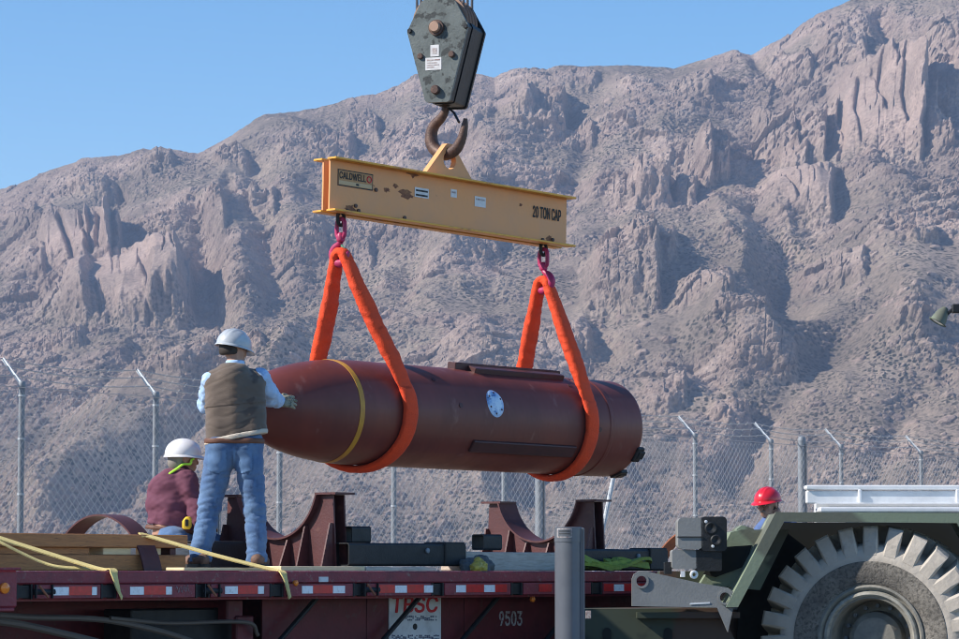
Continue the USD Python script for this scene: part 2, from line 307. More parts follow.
SMOOTH = {(62, 232), (97, 228), (112, 232), (120, 278), (880, 100), (905, 80), (800, 190), (875, 65), (505, 106), (925, 100), (170, 285)}
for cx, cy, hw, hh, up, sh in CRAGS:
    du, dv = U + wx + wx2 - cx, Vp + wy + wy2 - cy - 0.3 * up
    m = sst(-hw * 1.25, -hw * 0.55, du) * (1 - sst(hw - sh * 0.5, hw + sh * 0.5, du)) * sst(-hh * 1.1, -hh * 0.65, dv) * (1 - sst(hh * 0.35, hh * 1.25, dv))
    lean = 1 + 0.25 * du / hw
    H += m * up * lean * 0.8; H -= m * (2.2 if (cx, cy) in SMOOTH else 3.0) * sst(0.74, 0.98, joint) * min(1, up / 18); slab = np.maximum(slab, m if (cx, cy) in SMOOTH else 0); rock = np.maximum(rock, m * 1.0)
for poly, hw, hh in (([(57, 214), (66, 238), (75, 262)], 2.6, 11), ([(80, 208), (84, 236), (93, 258)], 2.2, 9), ([(98, 212), (97, 250)], 2.4, 9), ([(42, 278), (75, 264), (110, 256), (140, 258)], 2.0, 7), ([(885, 60), (880, 90), (890, 118)], 2.2, 7), ([(905, 70), (903, 105), (910, 130)], 2.2, 7), ([(862, 75), (858, 105), (866, 140)], 2.0, 6), ([(840, 95), (848, 130), (842, 150)], 2.2, 6), ([(140, 268), (150, 290), (146, 318)], 1.8, 5), ([(95, 285), (100, 310)], 1.6, 4), ([(785, 185), (800, 205)], 2.0, 5)):
    d, t = along([(x, y + 7) for x, y in poly], hw); H -= hh * np.exp(-d ** 2 * 0.9) * sst(0, 0.1, t) * (1 - sst(0.9, 1, t))
smoothface = np.clip(1 - 0.86 * slab, 0.12, 1)
domeB = np.sqrt(np.clip(1 - (dB / 0.72) ** 2, 0, 1)) * (0.25 + 0.75 * rB); domeC = np.sqrt(np.clip(1 - (dC / 0.72) ** 2, 0, 1)) * (0.2 + 0.8 * rC); domeD = np.sqrt(np.clip(1 - (dD / 0.7) ** 2, 0, 1)) * (rD > 0.35)
edge = np.minimum(1, inner + 0.22)
H += edge * rock * smoothface * (0.6 + 0.4 * sst(0.4, 0.6, f2(X / 50, Q / 50, 2, 99))) * (cA * 0.42 + cB * 0.42 + cC * 0.28 + domeB * 4.4 + domeC * 2.2 + domeD * 1.0 - 2.5)
blocks = (1 - rock) * sst(0.5, 0.62, f2(X / 30, Q / 30, 3, 81)) * np.sqrt(np.clip(0.20 - dC ** 2, 0, 1)) * 4.0 * (rC > 0.6) + (1 - rock) * np.sqrt(np.clip(0.16 - dB ** 2, 0, 1)) * 6 * (rB > 0.9) + (1 - rock) * np.sqrt(np.clip(0.18 - dD ** 2, 0, 1)) * 2.6 * (rD > 0.62) * sst(0.46, 0.6, f2(X / 60, Q / 60, 3, 83))
H += edge * blocks + edge * (1 - rock) * ((f2(X / 9, Q / 9, 2, 91) - 0.5) * 1.8 + domeD * 0.8 * sst(0.48, 0.62, f2(X / 45, Q / 45, 3, 87)))
H += 7 * sst(0.93, 1.0, TT) * (f2(X / 22, np.zeros_like(X), 4, 95) - 0.5)
nrm = np.array([0, -0.86, 0.51])
MV = np.stack([X, Yd, EYE + E * Yd], -1) + H[..., None] * nrm
foot = (TT < 0)
MV[foot] = np.stack([X, Yd, EYE + E * Yd], -1)[foot]; MV[..., 2] = np.where(foot, np.minimum(MV[..., 2], -0.2), MV[..., 2])
# the far side falls away behind the ridge
tail = []
for k, (dy, dz) in enumerate(((60, -14), (200, -70), (500, -220), (1000, -600))):
    q = MV[:, -1].copy(); q[:, 1] += dy; q[:, 0] *= 1 + dy / Y1; q[:, 2] = np.maximum(q[:, 2] + dz, -0.5); tail.append(q)
MV = np.concatenate([MV, np.stack(tail, 1)], 1)
rk = np.concatenate([rock, np.repeat(rock[:, -1:], 4, 1)], 1); sl = np.concatenate([np.clip(slab, 0, 1), np.zeros((len(U1), 4))], 1); bl = np.concatenate([np.clip(blocks / 1.2, 0, 1), np.zeros((len(U1), 4))], 1)
nu, nv = MV.shape[:2]; ii = np.arange(nu * nv).reshape(nu, nv)
a, b, c, d = ii[:-1, :-1].ravel(), ii[1:, :-1].ravel(), ii[1:, 1:].ravel(), ii[:-1, 1:].ravel()
MF = np.vstack([np.stack([a, b, c], 1), np.stack([a, c, d], 1)])
usdkit.material(stage, '/World/Looks/mountain_rock', {
    'g': ('geometry', {}), 'at': ('attribute', {'attribute': 'rockmask'}), 'sep': ('separate_color', {}),
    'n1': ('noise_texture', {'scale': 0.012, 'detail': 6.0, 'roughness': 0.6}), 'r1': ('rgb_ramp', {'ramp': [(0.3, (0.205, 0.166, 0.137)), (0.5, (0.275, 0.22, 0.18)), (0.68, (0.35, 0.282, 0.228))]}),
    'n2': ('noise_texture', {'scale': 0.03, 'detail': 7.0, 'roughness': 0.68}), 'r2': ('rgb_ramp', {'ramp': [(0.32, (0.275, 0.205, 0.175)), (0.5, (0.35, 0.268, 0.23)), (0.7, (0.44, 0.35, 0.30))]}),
    'm1': ('mix', {}),
    'v': ('voronoi_texture', {'scale': 0.34, 'randomness': 1.0}), 'vr': ('rgb_ramp', {'ramp': [(0.0, (1, 1, 1)), (0.36, (1, 1, 1)), (0.48, (0, 0, 0)), (1, (0, 0, 0))]}),
    'nd': ('noise_texture', {'scale': 0.022, 'detail': 5.0, 'roughness': 0.65}), 'dr': ('rgb_ramp', {'ramp': [(0.40, (0.0, 0.0, 0.0)), (0.58, (1, 1, 1)), (1, (1, 1, 1))]}),
    'inv': ('math', {'math_type': 'multiply_add', 'value2': -0.7, 'value3': 1.0}), 'mu': ('math', {'math_type': 'multiply'}), 'mu2': ('math', {'math_type': 'multiply'}),
    'm2': ('mix', {'color2': (0.050, 0.048, 0.034)}),
    'nb': ('noise_texture', {'scale': 0.9, 'detail': 6.0, 'roughness': 0.7}), 'bp': ('bump', {'strength': 0.75, 'distance': 2.4}),
    'hv': ('noise_texture', {'scale': 0.5, 'detail': 3.0}), 'hr': ('map_range', {'from_min': 0.3, 'from_max': 0.7, 'to_min': 0.78, 'to_max': 1.22}), 'm4': ('mix', {'mix_type': 'multiply', 'fac': 1.0}), 'vg': ('noise_texture', {'scale': 0.009, 'detail': 7.0, 'roughness': 0.66}), 'vgr': ('rgb_ramp', {'ramp': [(0.40, (1.08, 1.06, 1.03)), (0.56, (0.76, 0.76, 0.73)), (0.66, (0.68, 0.68, 0.66))]}), 'm5': ('mix', {'mix_type': 'multiply', 'fac': 0.85}),
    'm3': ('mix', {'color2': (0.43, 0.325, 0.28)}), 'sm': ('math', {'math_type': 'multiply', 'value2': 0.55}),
    'p': ('principled_bsdf', {'roughness': 0.95, 'specular_ior_level': 0.1, 'diffuse_roughness': 0.6})},
    [('at.color', 'sep.color'), ('g.position', 'n1.vector'), ('g.position', 'n2.vector'), ('g.position', 'v.vector'), ('g.position', 'nd.vector'), ('g.position', 'nb.vector'), ('g.position', 'hv.vector'),
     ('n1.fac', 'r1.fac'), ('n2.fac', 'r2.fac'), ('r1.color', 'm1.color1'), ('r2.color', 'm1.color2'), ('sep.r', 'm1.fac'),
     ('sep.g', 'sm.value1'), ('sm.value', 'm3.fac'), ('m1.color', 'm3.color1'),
     ('v.distance', 'vr.fac'), ('nd.fac', 'dr.fac'), ('sep.r', 'inv.value1'), ('vr.color', 'mu.value1'), ('dr.color', 'mu.value2'), ('mu.value', 'mu2.value1'), ('inv.value', 'mu2.value2'),
     ('mu2.value', 'm2.fac'), ('m3.color', 'm2.color1'), ('hv.fac', 'hr.value'), ('m2.color', 'm4.color1'), ('hr.result', 'm4.color2'), ('g.position', 'vg.vector'), ('vg.fac', 'vgr.fac'), ('m4.color', 'm5.color1'), ('vgr.color', 'm5.color2'), ('m5.color', 'p.base_color'), ('nb.fac', 'bp.height'), ('bp.normal', 'p.normal')], surface='p.BSDF')
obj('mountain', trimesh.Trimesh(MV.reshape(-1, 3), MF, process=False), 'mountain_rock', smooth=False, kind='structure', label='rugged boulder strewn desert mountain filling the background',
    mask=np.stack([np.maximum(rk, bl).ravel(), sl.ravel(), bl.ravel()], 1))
mat('desert_ground', (0.36, 0.29, 0.22), 0.95, color2=(0.44, 0.36, 0.28), scale=0.6, bump=0.6, bscale=12)
gx = 3900.0
obj('ground', trimesh.Trimesh([[-gx, -1400, 0], [gx, -1400, 0], [gx, 3900, 0], [-gx, 3900, 0]], [[0, 1, 2], [0, 2, 3]], process=False), 'desert_ground', smooth=False, kind='structure', label='flat pale desert ground')
mat('asphalt', (0.055, 0.053, 0.05), 0.9, color2=(0.085, 0.08, 0.075), scale=3, bump=0.6, bscale=40)
obj('paved_yard', trimesh.Trimesh([[-45, -20, 0.004], [45, -20, 0.004], [45, 29, 0.004], [-45, 27, 0.004]], [[0, 1, 2], [0, 2, 3]], process=False), 'asphalt', smooth=False, kind='structure', label='dark asphalt yard under the trailer and crane')
usdkit.material(stage, '/World/Looks/desert_air', {'v': ('principled_volume', {'color': (0.56, 0.70, 1.0), 'density': 1.25e-4, 'anisotropy': 0.2})}, surface=None, volume='v.volume')
HAZE = True
if HAZE: obj('haze', trimesh.creation.box(bounds=[[-4000, -1500, -1.2], [4000, 4000, 540]]), 'desert_air', smooth=False, kind='stuff', label='thin bluish air over the desert')
# ---------------------------------------------------------------- materials of the objects
mat('galvanised', (0.21, 0.235, 0.265), 0.6, 0.2, color2=(0.15, 0.17, 0.195), scale=14, bump=0.2)
mat('bright_galvanised', (0.42, 0.45, 0.48), 0.5, 0.3, color2=(0.32, 0.35, 0.37), scale=20)
mat('fence_wire', (0.40, 0.40, 0.41), 0.5, 0.35)
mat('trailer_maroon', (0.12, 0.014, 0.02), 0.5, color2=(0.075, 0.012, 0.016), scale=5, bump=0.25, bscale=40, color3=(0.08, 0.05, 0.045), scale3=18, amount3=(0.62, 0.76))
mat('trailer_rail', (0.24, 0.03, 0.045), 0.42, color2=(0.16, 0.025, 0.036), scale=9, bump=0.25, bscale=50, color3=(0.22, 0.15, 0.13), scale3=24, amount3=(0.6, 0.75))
mat('black_steel', (0.009, 0.010, 0.011), 0.5, color2=(0.018, 0.018, 0.02), scale=10, bump=0.2)
mat('tape_red', (0.62, 0.015, 0.02), 0.3, color2=(0.42, 0.02, 0.02), scale=30, coat=0.3)
mat('tape_white', (0.74, 0.76, 0.80), 0.3, color2=(0.50, 0.50, 0.50), scale=40, amount=(0.5, 0.8), coat=0.3)
mat('amber_lens', (0.85, 0.22, 0.02), 0.2, coat=0.6)
mat('deck_wood', (0.20, 0.15, 0.11), 0.85, color2=(0.12, 0.09, 0.07), scale=4, stretch=(1, 6, 1), bump=0.5)
mat('sign_white', (0.60, 0.60, 0.61), 0.5, color2=(0.42, 0.41, 0.41), scale=12, amount=(0.5, 0.8))
mat('paint_red', (0.55, 0.02, 0.03), 0.5); mat('paint_black', (0.02, 0.02, 0.02), 0.6); mat('paint_slate', (0.10, 0.11, 0.16), 0.6)
mat('paint_grey', (0.45, 0.43, 0.42), 0.6, color2=(0.2, 0.1, 0.1), scale=60)
mat('rubber_hose', (0.10, 0.075, 0.06), 0.55)
mat('stained_timber', (0.46, 0.20, 0.075), 0.75, color2=(0.33, 0.145, 0.06), scale=5, stretch=(1.5, 1.5, 14), bump=0.4, bscale=30, color3=(0.13, 0.065, 0.04), scale3=7, amount3=(0.6, 0.75))
mat('pale_timber', (0.72, 0.58, 0.36), 0.8, color2=(0.62, 0.48, 0.28), scale=8, stretch=(1.5, 1.5, 12), bump=0.3, bscale=40)
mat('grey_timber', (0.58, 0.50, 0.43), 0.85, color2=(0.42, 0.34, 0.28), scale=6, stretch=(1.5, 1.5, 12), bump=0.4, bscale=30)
mat('primer_steel', (0.085, 0.027, 0.027), 0.5, color2=(0.06, 0.02, 0.021), scale=6, bump=0.2, color3=(0.12, 0.05, 0.04), scale3=14, amount3=(0.62, 0.78))
mat('rust_steel', (0.30, 0.105, 0.05), 0.6, color2=(0.20, 0.07, 0.04), scale=10, bump=0.2)
mat('weld_primer', (0.62, 0.42, 0.40), 0.5)
mat('yellow_web', (0.70, 0.56, 0.22), 0.8, color2=(0.60, 0.48, 0.2), scale=40, bump=0.4, bscale=200)
mat('green_web', (0.27, 0.33, 0.05), 0.8, color2=(0.18, 0.23, 0.04), scale=30, bump=0.4, bscale=120)
mat('gold_bag', (0.50, 0.37, 0.05), 0.3, color2=(0.4, 0.3, 0.08), scale=25, bump=0.5)
mat('grey_tarp', (0.10, 0.10, 0.10), 0.7, color2=(0.16, 0.15, 0.14), scale=12, bump=0.4)
# ---------------------------------------------------------------- the fence
Fn = Frame(tuple(pt(22, 572, 30.0)[:2]) + (0,), 56.3)
fence = thing('chain_link_fence', 'galvanised chain link fence with angled barbed wire arms behind the trailer', 'fence', Fn.w(0, 0, 0))
FT = 3.36
posts = [(-150, 24), (22, 385), (156, 393), (280, 400), (394, 410), (504, 420), (695, 441), (771, 443), (841, 448), (921, 455), (1010, 462)]
ps = []
for px, py in posts:
    s, z = Fn.on(px, py if py > 100 else 378); ps.append(s); top = Fn.w(s, 0, FT)
    obj('post', [tube([Fn.w(s, 0, -0.1), top], 0.031, 12), lathe([(0, 0.036), (0.03, 0.038), (0.05, 0.03), (0.06, 0.0)], 12, axes(top - [0, 0, 0.02], (0, 0, 1), (1, 0, 0)))], 'galvanised', fence)
    obj('barb_arm', tube([top, top + Fn.ey * 0.12 + [0, 0, 0.12], top + Fn.ey * 0.26 + [0, 0, 0.27]], 0, flat=(0.016, 0.008, (0, 1, 0.3))), 'bright_galvanised', fence)
    for z in (FT - 0.12, FT - 0.55, FT - 1.1, FT - 1.6): obj('tie_band', lathe([(0, 0.032), (0, 0.037), (0.02, 0.037), (0.02, 0.032)], 10, axes(Fn.w(s, 0, z), (0, 0, 1), (1, 0, 0))), 'bright_galvanised', fence)
for px in (217, 541, 803):
    s, z = Fn.on(px, 440); obj('terminal_post', [tube([Fn.w(s, 0.02, -0.1), Fn.w(s, 0.02, FT + 0.05)], 0.06, 14), tube([Fn.w(s, -0.05, z) for z in np.linspace(0.9, FT, 30)], 0.012, 5), lathe([(0, 0.062), (0.05, 0.05), (0.07, 0)], 14, axes(Fn.w(s, 0.02, FT + 0.05), (0, 0, 1), (1, 0, 0)))], 'galvanised', fence)
s0, z0 = Fn.on(599, 548, -0.05); s1, z1 = Fn.on(616, 465, -0.05)
obj('brace_post', tube([Fn.w(s0 - (s1 - s0) * 1.4, -0.05, z0 - (z1 - z0) * 1.4), Fn.w(s1, -0.05, z1), Fn.w(s1 + (s1 - s0) * 0.75, -0.05, z1 + (z1 - z0) * 0.75)], 0.03, 10), 'bright_galvanised', fence)
for k, f in enumerate((0.35, 0.7, 1.0)):
    W = []
    for a, b in zip(ps[:-1], ps[1:]):
        for t in np.linspace(0, 1, 9, endpoint=False): W.append(Fn.w(a + (b - a) * t, 0.26 * f, FT + 0.27 * f - 0.05 * (4 * t * (1 - t))))
    barbs = [tube([p - Fn.ey * 0.02 + [0, 0, 0.02], p + Fn.ey * 0.02 - [0, 0, 0.02]], 0.0025, 3) for p in np.array(W)[::1]]
    obj('barbed_wire', [tube(W, 0.006, 4)] + barbs, 'fence_wire', fence)
obj('tension_wire', tube([Fn.w(s, -0.04, FT - 0.03) for s in ps], 0.004, 4), 'fence_wire', fence)
dm = 0.056; zs = np.arange(0.9, FT - 0.02, dm); ns = int((ps[-1] - ps[0]) / dm); V = []; F = []
k = np.arange(len(zs)); tri = np.array([[0, 0.0025], [0.0022, -0.00125], [-0.0022, -0.00125]])
for i in range(ns):
    x = ps[0] + i * dm + ((k + i) % 2) * dm; n = -0.042 + 0.006 * ((k + i) % 2)
    P = Fn.o + x[:, None] * Fn.ex + n[:, None] * Fn.ey; P[:, 2] = zs
    ring = P[:, None] + tri[None, :, :1] * Fn.ex + tri[None, :, 1:] * Fn.ey; b0 = len(V) * 3 * len(zs)
    V.append(ring.reshape(-1, 3)); q = []
    for j in range(3):
        a = k[:-1] * 3 + j; b = k[:-1] * 3 + (j + 1) % 3; q += [np.stack([a, b, b + 3], 1), np.stack([a, b + 3, a + 3], 1)]
    F.append(np.vstack(q) + b0)
obj('wire_mesh', trimesh.Trimesh(np.vstack(V), np.vstack(F), process=False), 'fence_wire', fence, smooth=False, kind='stuff')
# ---------------------------------------------------------------- the trailer
DZ = 1.508
sL, sR = T.on(-190, 580)[0], T.on(850, 580)[0]
trailer = thing('flatbed_trailer', 'dark red flatbed trailer with red and white reflective tape along its edge', 'trailer', T.w(0, 0, 0))
def tbox(s0, s1, n0, n1, z0, z1, ch=0.004): return T.put(cbox(np.array([s0, n0, z0]), np.array([s1, n1, z1]), ch))
nb = 9
for i in range(nb):
    w = (2.6 - 0.16) / nb; obj('deck_board', tbox(sL, sR, 0.08 + i * w + 0.004, 0.08 + (i + 1) * w - 0.004, DZ - 0.05, DZ - 0.006 - 0.002 * (i % 2), 0.003), 'deck_wood', trailer, smooth=False)
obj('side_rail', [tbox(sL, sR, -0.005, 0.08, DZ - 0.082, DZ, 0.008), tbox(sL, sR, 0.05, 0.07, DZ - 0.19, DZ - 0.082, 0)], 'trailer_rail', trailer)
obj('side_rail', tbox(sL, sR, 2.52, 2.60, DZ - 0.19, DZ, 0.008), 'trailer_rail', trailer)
PK = [-150, -50, 25, 109, 203, 277, 360, 438, 517, 597, 680, 760, 840]
pk = [T.on(p, 590, -0.03)[0] for p in PK]
for a, b in zip(pk[:-1], pk[1:]):
    obj('rub_rail', tbox(a + 0.07, b - 0.07, -0.032, -0.020, DZ - 0.172, DZ - 0.086, 0.003), 'trailer_rail', trailer)
for a in pk:
    obj('stake_pocket', [tbox(a - 0.062, a - 0.05, -0.028, 0.05, DZ - 0.175, DZ - 0.083, 0), tbox(a + 0.05, a + 0.062, -0.028, 0.05, DZ - 0.175, DZ - 0.083, 0), tbox(a - 0.05, a + 0.05, -0.012, -0.004, DZ - 0.168, DZ - 0.09, 0)], 'black_steel', trailer, smooth=False)
TAPE = [(53, 69, 'w'), (69, 92, 'r'), (92, 97, 'w'), (130, 144, 'w'), (144, 166, 'r'), (166, 172, 'w'), (225, 238, 'w'), (238, 258, 'r'), (258, 264, 'w'), (302, 313, 'w'), (313, 333, 'r'), (333, 345, 'w'), (378, 395, 'r'), (395, 407, 'w'), (407, 424, 'r'), (424, 433, 'w'), (456, 466, 'w'), (466, 484, 'r'), (484, 495, 'w'), (495, 507, 'r'), (539, 552, 'r'), (604, 614, 'r'), (614, 624, 'w'), (624, 645, 'r'), (645, 655, 'w'), (-20, 2, 'r')]
for x0, x1, c in TAPE:
    a, b = T.on(x0, 590, -0.033)[0], T.on(x1, 590, -0.033)[0]; obj('reflective_tape', tbox(a, b - 0.002, -0.0345, -0.0325, DZ - 0.152, DZ - (0.101 if c == 'w' else 0.096), 0), 'tape_white' if c == 'w' else 'tape_red', trailer, smooth=False)
for px in (45, 213, 372):                                                       # strap winches under the rail
    a = T.on(px, 588, -0.05)[0]
    wn = obj('strap_winch', [tbox(a - 0.07, a - 0.062, -0.05, 0.03, DZ - 0.17, DZ - 0.085, 0), tbox(a + 0.062, a + 0.07, -0.05, 0.03, DZ - 0.17, DZ - 0.085, 0), T.put(lathe([(-0.075, 0), (-0.075, 0.022), (0.095, 0.022), (0.095, 0)], 12, axes((a, -0.02, DZ - 0.13), (1, 0, 0), (0, 1, 0))))], 'black_steel', trailer)
    obj('handle', T.put(tube([(a - 0.05, -0.055, DZ - 0.09), (a + 0.02, -0.06, DZ - 0.165)], 0.008, 6)), 'rust_steel', wn)
for px, py, r in ((5, 588, 0.034), (296, 583, 0.02), (533, 599, 0.022)):
    a, z = T.on(px, py, -0.05); n = -0.15 if px < 20 else (-0.036 if py < 595 else 0.05)
    a, z = T.on(px, py, n); obj('marker_lamp', T.put(lathe([(-0.012, 0), (-0.012, r), (0.004, r), (0.012, r * 0.6), (0.015, 0)], 16, axes((a, n, z), (0, -1, 0), (1, 0, 0)))), 'amber_lens', trailer)
a0, a1 = T.on(-80, 588, -0.14)[0], T.on(18, 588, -0.14)[0]
obj('end_box', [tbox(a0, a1, -0.14, 0.05, DZ - 0.225, DZ + 0.004, 0.012), tbox(a0, a1 - 0.04, -0.16, -0.14, DZ - 0.245, DZ - 0.225, 0.004), tbox(a0, a1 + 0.01, -0.16, -0.13, DZ + 0.004, DZ + 0.02, 0.004)], 'trailer_rail', trailer)
a, z = T.on(324, 582, -0.012); obj('paper_label', tbox(a - 0.045, a + 0.045, -0.0085, -0.0065, DZ - 0.075, DZ - 0.04, 0), 'sign_white', trailer, smooth=False)
# understructure
for n in (0.75, 1.85):
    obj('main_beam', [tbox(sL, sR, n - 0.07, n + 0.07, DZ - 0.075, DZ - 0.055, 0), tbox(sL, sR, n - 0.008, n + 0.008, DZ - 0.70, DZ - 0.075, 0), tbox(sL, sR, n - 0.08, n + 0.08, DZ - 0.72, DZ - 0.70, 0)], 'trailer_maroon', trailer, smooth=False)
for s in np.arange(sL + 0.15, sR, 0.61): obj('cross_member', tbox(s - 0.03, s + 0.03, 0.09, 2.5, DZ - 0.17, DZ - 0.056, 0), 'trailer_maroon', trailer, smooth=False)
b0, b1 = T.on(262, 610, 0.30)[0], T.on(640, 610, 0.30)[0]
for i in range(4):
    c0, c1 = b0 + (b1 - b0) * i / 4, b0 + (b1 - b0) * (i + 1) / 4
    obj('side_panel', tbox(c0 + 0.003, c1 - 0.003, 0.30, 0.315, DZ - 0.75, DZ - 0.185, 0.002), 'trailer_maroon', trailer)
for (x0, y0, x1, y1) in ((322, 592, 252, 672), (424, 592, 340, 690), (502, 592, 420, 690), (585, 592, 505, 690)):
    p, q = T.on(x0, y0, 0.2), T.on(x1, y1, 0.2); obj('brace', T.put(tube([(p[0], 0.2, p[1]), (q[0], 0.2, q[1])], 0.018, 8)), 'black_steel', trailer)
a, z = T.on(389, 592, 0.29); a2, z2 = T.on(441, 670, 0.29)
sg = obj('sign', tbox(a, a2, 0.288, 0.298, z2, z, 0.002), 'sign_white', trailer, smooth=False)
def tsign(txt, px0, px1, ytop, ybot, n, m, parent, name, bold=False, shear=0.0, fr=T):
    (a, zt), (b, _) = fr.on(px0, ytop, n), fr.on(px1, ytop, n); zb = fr.on(px0, ybot, n)[1]
    g = meshkit.text_mesh(txt, 1.0, 0.003, bold); lo, hi = g.bounds; g.vertices = (g.vertices - [lo[0], lo[1], 0]) * [(b - a) / (hi[0] - lo[0]), (zt - zb) / (hi[1] - lo[1]), 1.0]
    g.vertices[:, 0] += shear * g.vertices[:, 1]
    g.apply_transform(axes(fr.w(a, n, zb), fr.ex, (0, 0, 1))); return obj(name, g, m, parent, smooth=False)
tsign('TBSC', 391, 437, 596, 613, 0.287, 'paint_red', sg, 'lettering', True, 0.12)
def smudge(px0, px1, y0, y1, n, m, parent, seed):
    rs = np.random.default_rng(seed); x = px0
    while x < px1:
        w = rs.uniform(0.9, 1.7); (a, z1), (b, z0) = T.on(x, y0, n), T.on(min(x + w, px1), y1, n); z1 = T.on(x, y0, n)[1]; h = z1 - z0
        for k in rs.permutation(3)[:2]: obj('print', tbox(a, b, n - 0.001, n + 0.004, z0 + h * k / 3, z0 + h * (k + rs.uniform(0.7, 1)) / 3, 0), m, parent, smooth=False)
        x += w + rs.choice([0.45, 0.5, 1.6], p=[.5, .3, .2])
smudge(402, 437, 615.5, 620.5, 0.287, 'paint_slate', sg, 1)
smudge(392, 439, 634.5, 639.5, 0.287, 'paint_slate', sg, 2)
a, z = T.on(415, 626.5, 0.287); obj('mark', prism(Point(a, z).buffer(0.022), 0.003, axes(T.w(0, 0.288, 0), T.ex, (0, 0, 1))), 'paint_black', sg, smooth=False)
tsign('9503', 499, 522, 611, 626, 0.297, 'paint_grey', trailer, 'lettering', True)
a, z = T.on(176, 589, -0.036)
obj('script_mark', T.put(tube([(a + 0.011 * i, -0.0345, z + 0.020 * math.sin(i * 2.2) + 0.006 * math.sin(i * 5)) for i in np.arange(0, 11, 0.4)], 0.0016, 4)), 'paint_grey', trailer)
for pts, r in (([(-30, 613), (30, 617), (80, 618), (120, 622), (170, 634), (230, 655)], 0.02), ([(-30, 618), (20, 624), (60, 633), (110, 645), (150, 660)], 0.025), ([(110, 618), (170, 623), (245, 622), (260, 635)], 0.014)):
    q = [T.on(x, y, 0.12) for x, y in pts]; obj('air_hose', T.put(tube(smooth_path([(s, 0.12 + 0.02 * (i % 2), z) for i, (s, z) in enumerate(q)]), r, 8)), 'rubber_hose', trailer)
a = T.on(190, 620, 0.3)[0]; obj('tool_box', tbox(a - 0.5, a + 0.45, 0.32, 0.6, DZ - 0.7, DZ - 0.25, 0.01), 'black_steel', trailer)
a = T.on(235, 612, 0.22)[0]; obj('bracket', [tbox(a - 0.09, a + 0.06, 0.2, 0.3, DZ - 0.34, DZ - 0.19, 0.01), tbox(a - 0.02, a + 0.14, 0.18, 0.24, DZ - 0.55, DZ - 0.3, 0.01)], 'trailer_maroon', trailer)
for s in (sL + 0.6, sR - 1.5, sR - 0.3):                                         # running gear out of the picture
    for n in (0.35, 2.25): obj('wheel', T.put(lathe([(-0.13, 0.2), (-0.13, 0.45), (-0.1, 0.5), (0.1, 0.5), (0.13, 0.45), (0.13, 0.2), (0.05, 0.18), (0.05, 0)], 28, axes((s, n, 0.5), (0, 1, 0), (1, 0, 0)))), 'black_steel', trailer)
# ---------------------------------------------------------------- what lies on the deck
def tspan(x0, x1, n): return T.on(x0, 560, n)[0], T.on(x1, 560, n)[0]
def tz(px, py, n): return T.on(px, py, n)[1]
a, b = tspan(-90, 186, 0.75)
zt, zm, zb_ = tz(186, 535, .75), tz(186, 548, .75), tz(186, 555, .75)
obj('timber_beam', tbox(a, b, 0.75, 1.02, DZ + 0.002, zb_, 0.006), 'stained_timber', smooth=False, label='lower long brown timber beam lying on the trailer deck at left', cat='timber', base=T.w(a, 0.75, DZ))
obj('timber_beam', tbox(a, b + 0.01, 0.74, 1.03, zm, zt, 0.006), 'stained_timber', smooth=False, label='upper long brown timber beam resting on spacer blocks under the yellow strap', cat='timber', base=T.w(a, 0.75, zm))
for x0, x1, m, lab in ((-60, 88, 'stained_timber', 'long brown spacer block between the two brown timber beams at far left'), (102, 130, 'pale_timber', 'pale spacer block between the brown timber beams inside the arched steel band'), (155, 160, 'pale_timber', 'tiny white spacer block between the brown timbers right of the arched band'), (169, 175, 'primer_steel', 'small dark red spacer block near the right end of the brown timbers')):
    p, q = tspan(x0, x1, 0.78); obj('spacer_block', tbox(p, q, 0.77, 0.98, zb_ + 0.001, zm - 0.001, 0.003), m, smooth=False, label=lab, cat='block', base=T.w(p, 0.8, zb_))
a, b = tspan(105, 178, 1.75); obj('timber_stack', [], 'stained_timber') if False else None
for k, (z0, z1) in enumerate(((DZ + 0.002, DZ + 0.11), (DZ + 0.112, DZ + 0.20))):
    obj('timber_seat', tbox(a, b + 0.05 * k, 1.62, 2.0, z0, z1, 0.006), 'grey_timber', smooth=False, label=('bottom' if k == 0 else 'top') + ' grey timber of the pair the seated worker sits on', cat='timber', base=T.w(a, 1.6, z0))
def arch(px, n, R, zc, w, m, label, thick=0.012):
    s = T.on(px, 540, n)[0]; th = np.linspace(-0.25, PI + 0.25, 49); ps_ = []
    outer, inn = [(R * math.cos(t), R * math.sin(t)) for t in th], [((R - thick) * math.cos(t), (R - thick) * math.sin(t)) for t in th[::-1]]
    pl = Polygon(outer + inn).intersection(sbox(-2, DZ + 0.002 - zc, 2, 2))
    g = prism(pl, w, axes(T.w(s, n, zc), T.ey, (0, 0, 1)))
    return obj('steel_band', g, m, label=label, cat='band', smooth=30, base=T.w(s, n, DZ), group=None)
arch(97, 1.15, 0.50, 1.395, 0.16, 'primer_steel', 'dark red arched steel hold down band standing over the brown timbers')
arch(697, 1.2, 0.52, 1.36, 0.16, 'rust_steel', 'orange brown arched steel band half hidden behind the crane lamp housing')
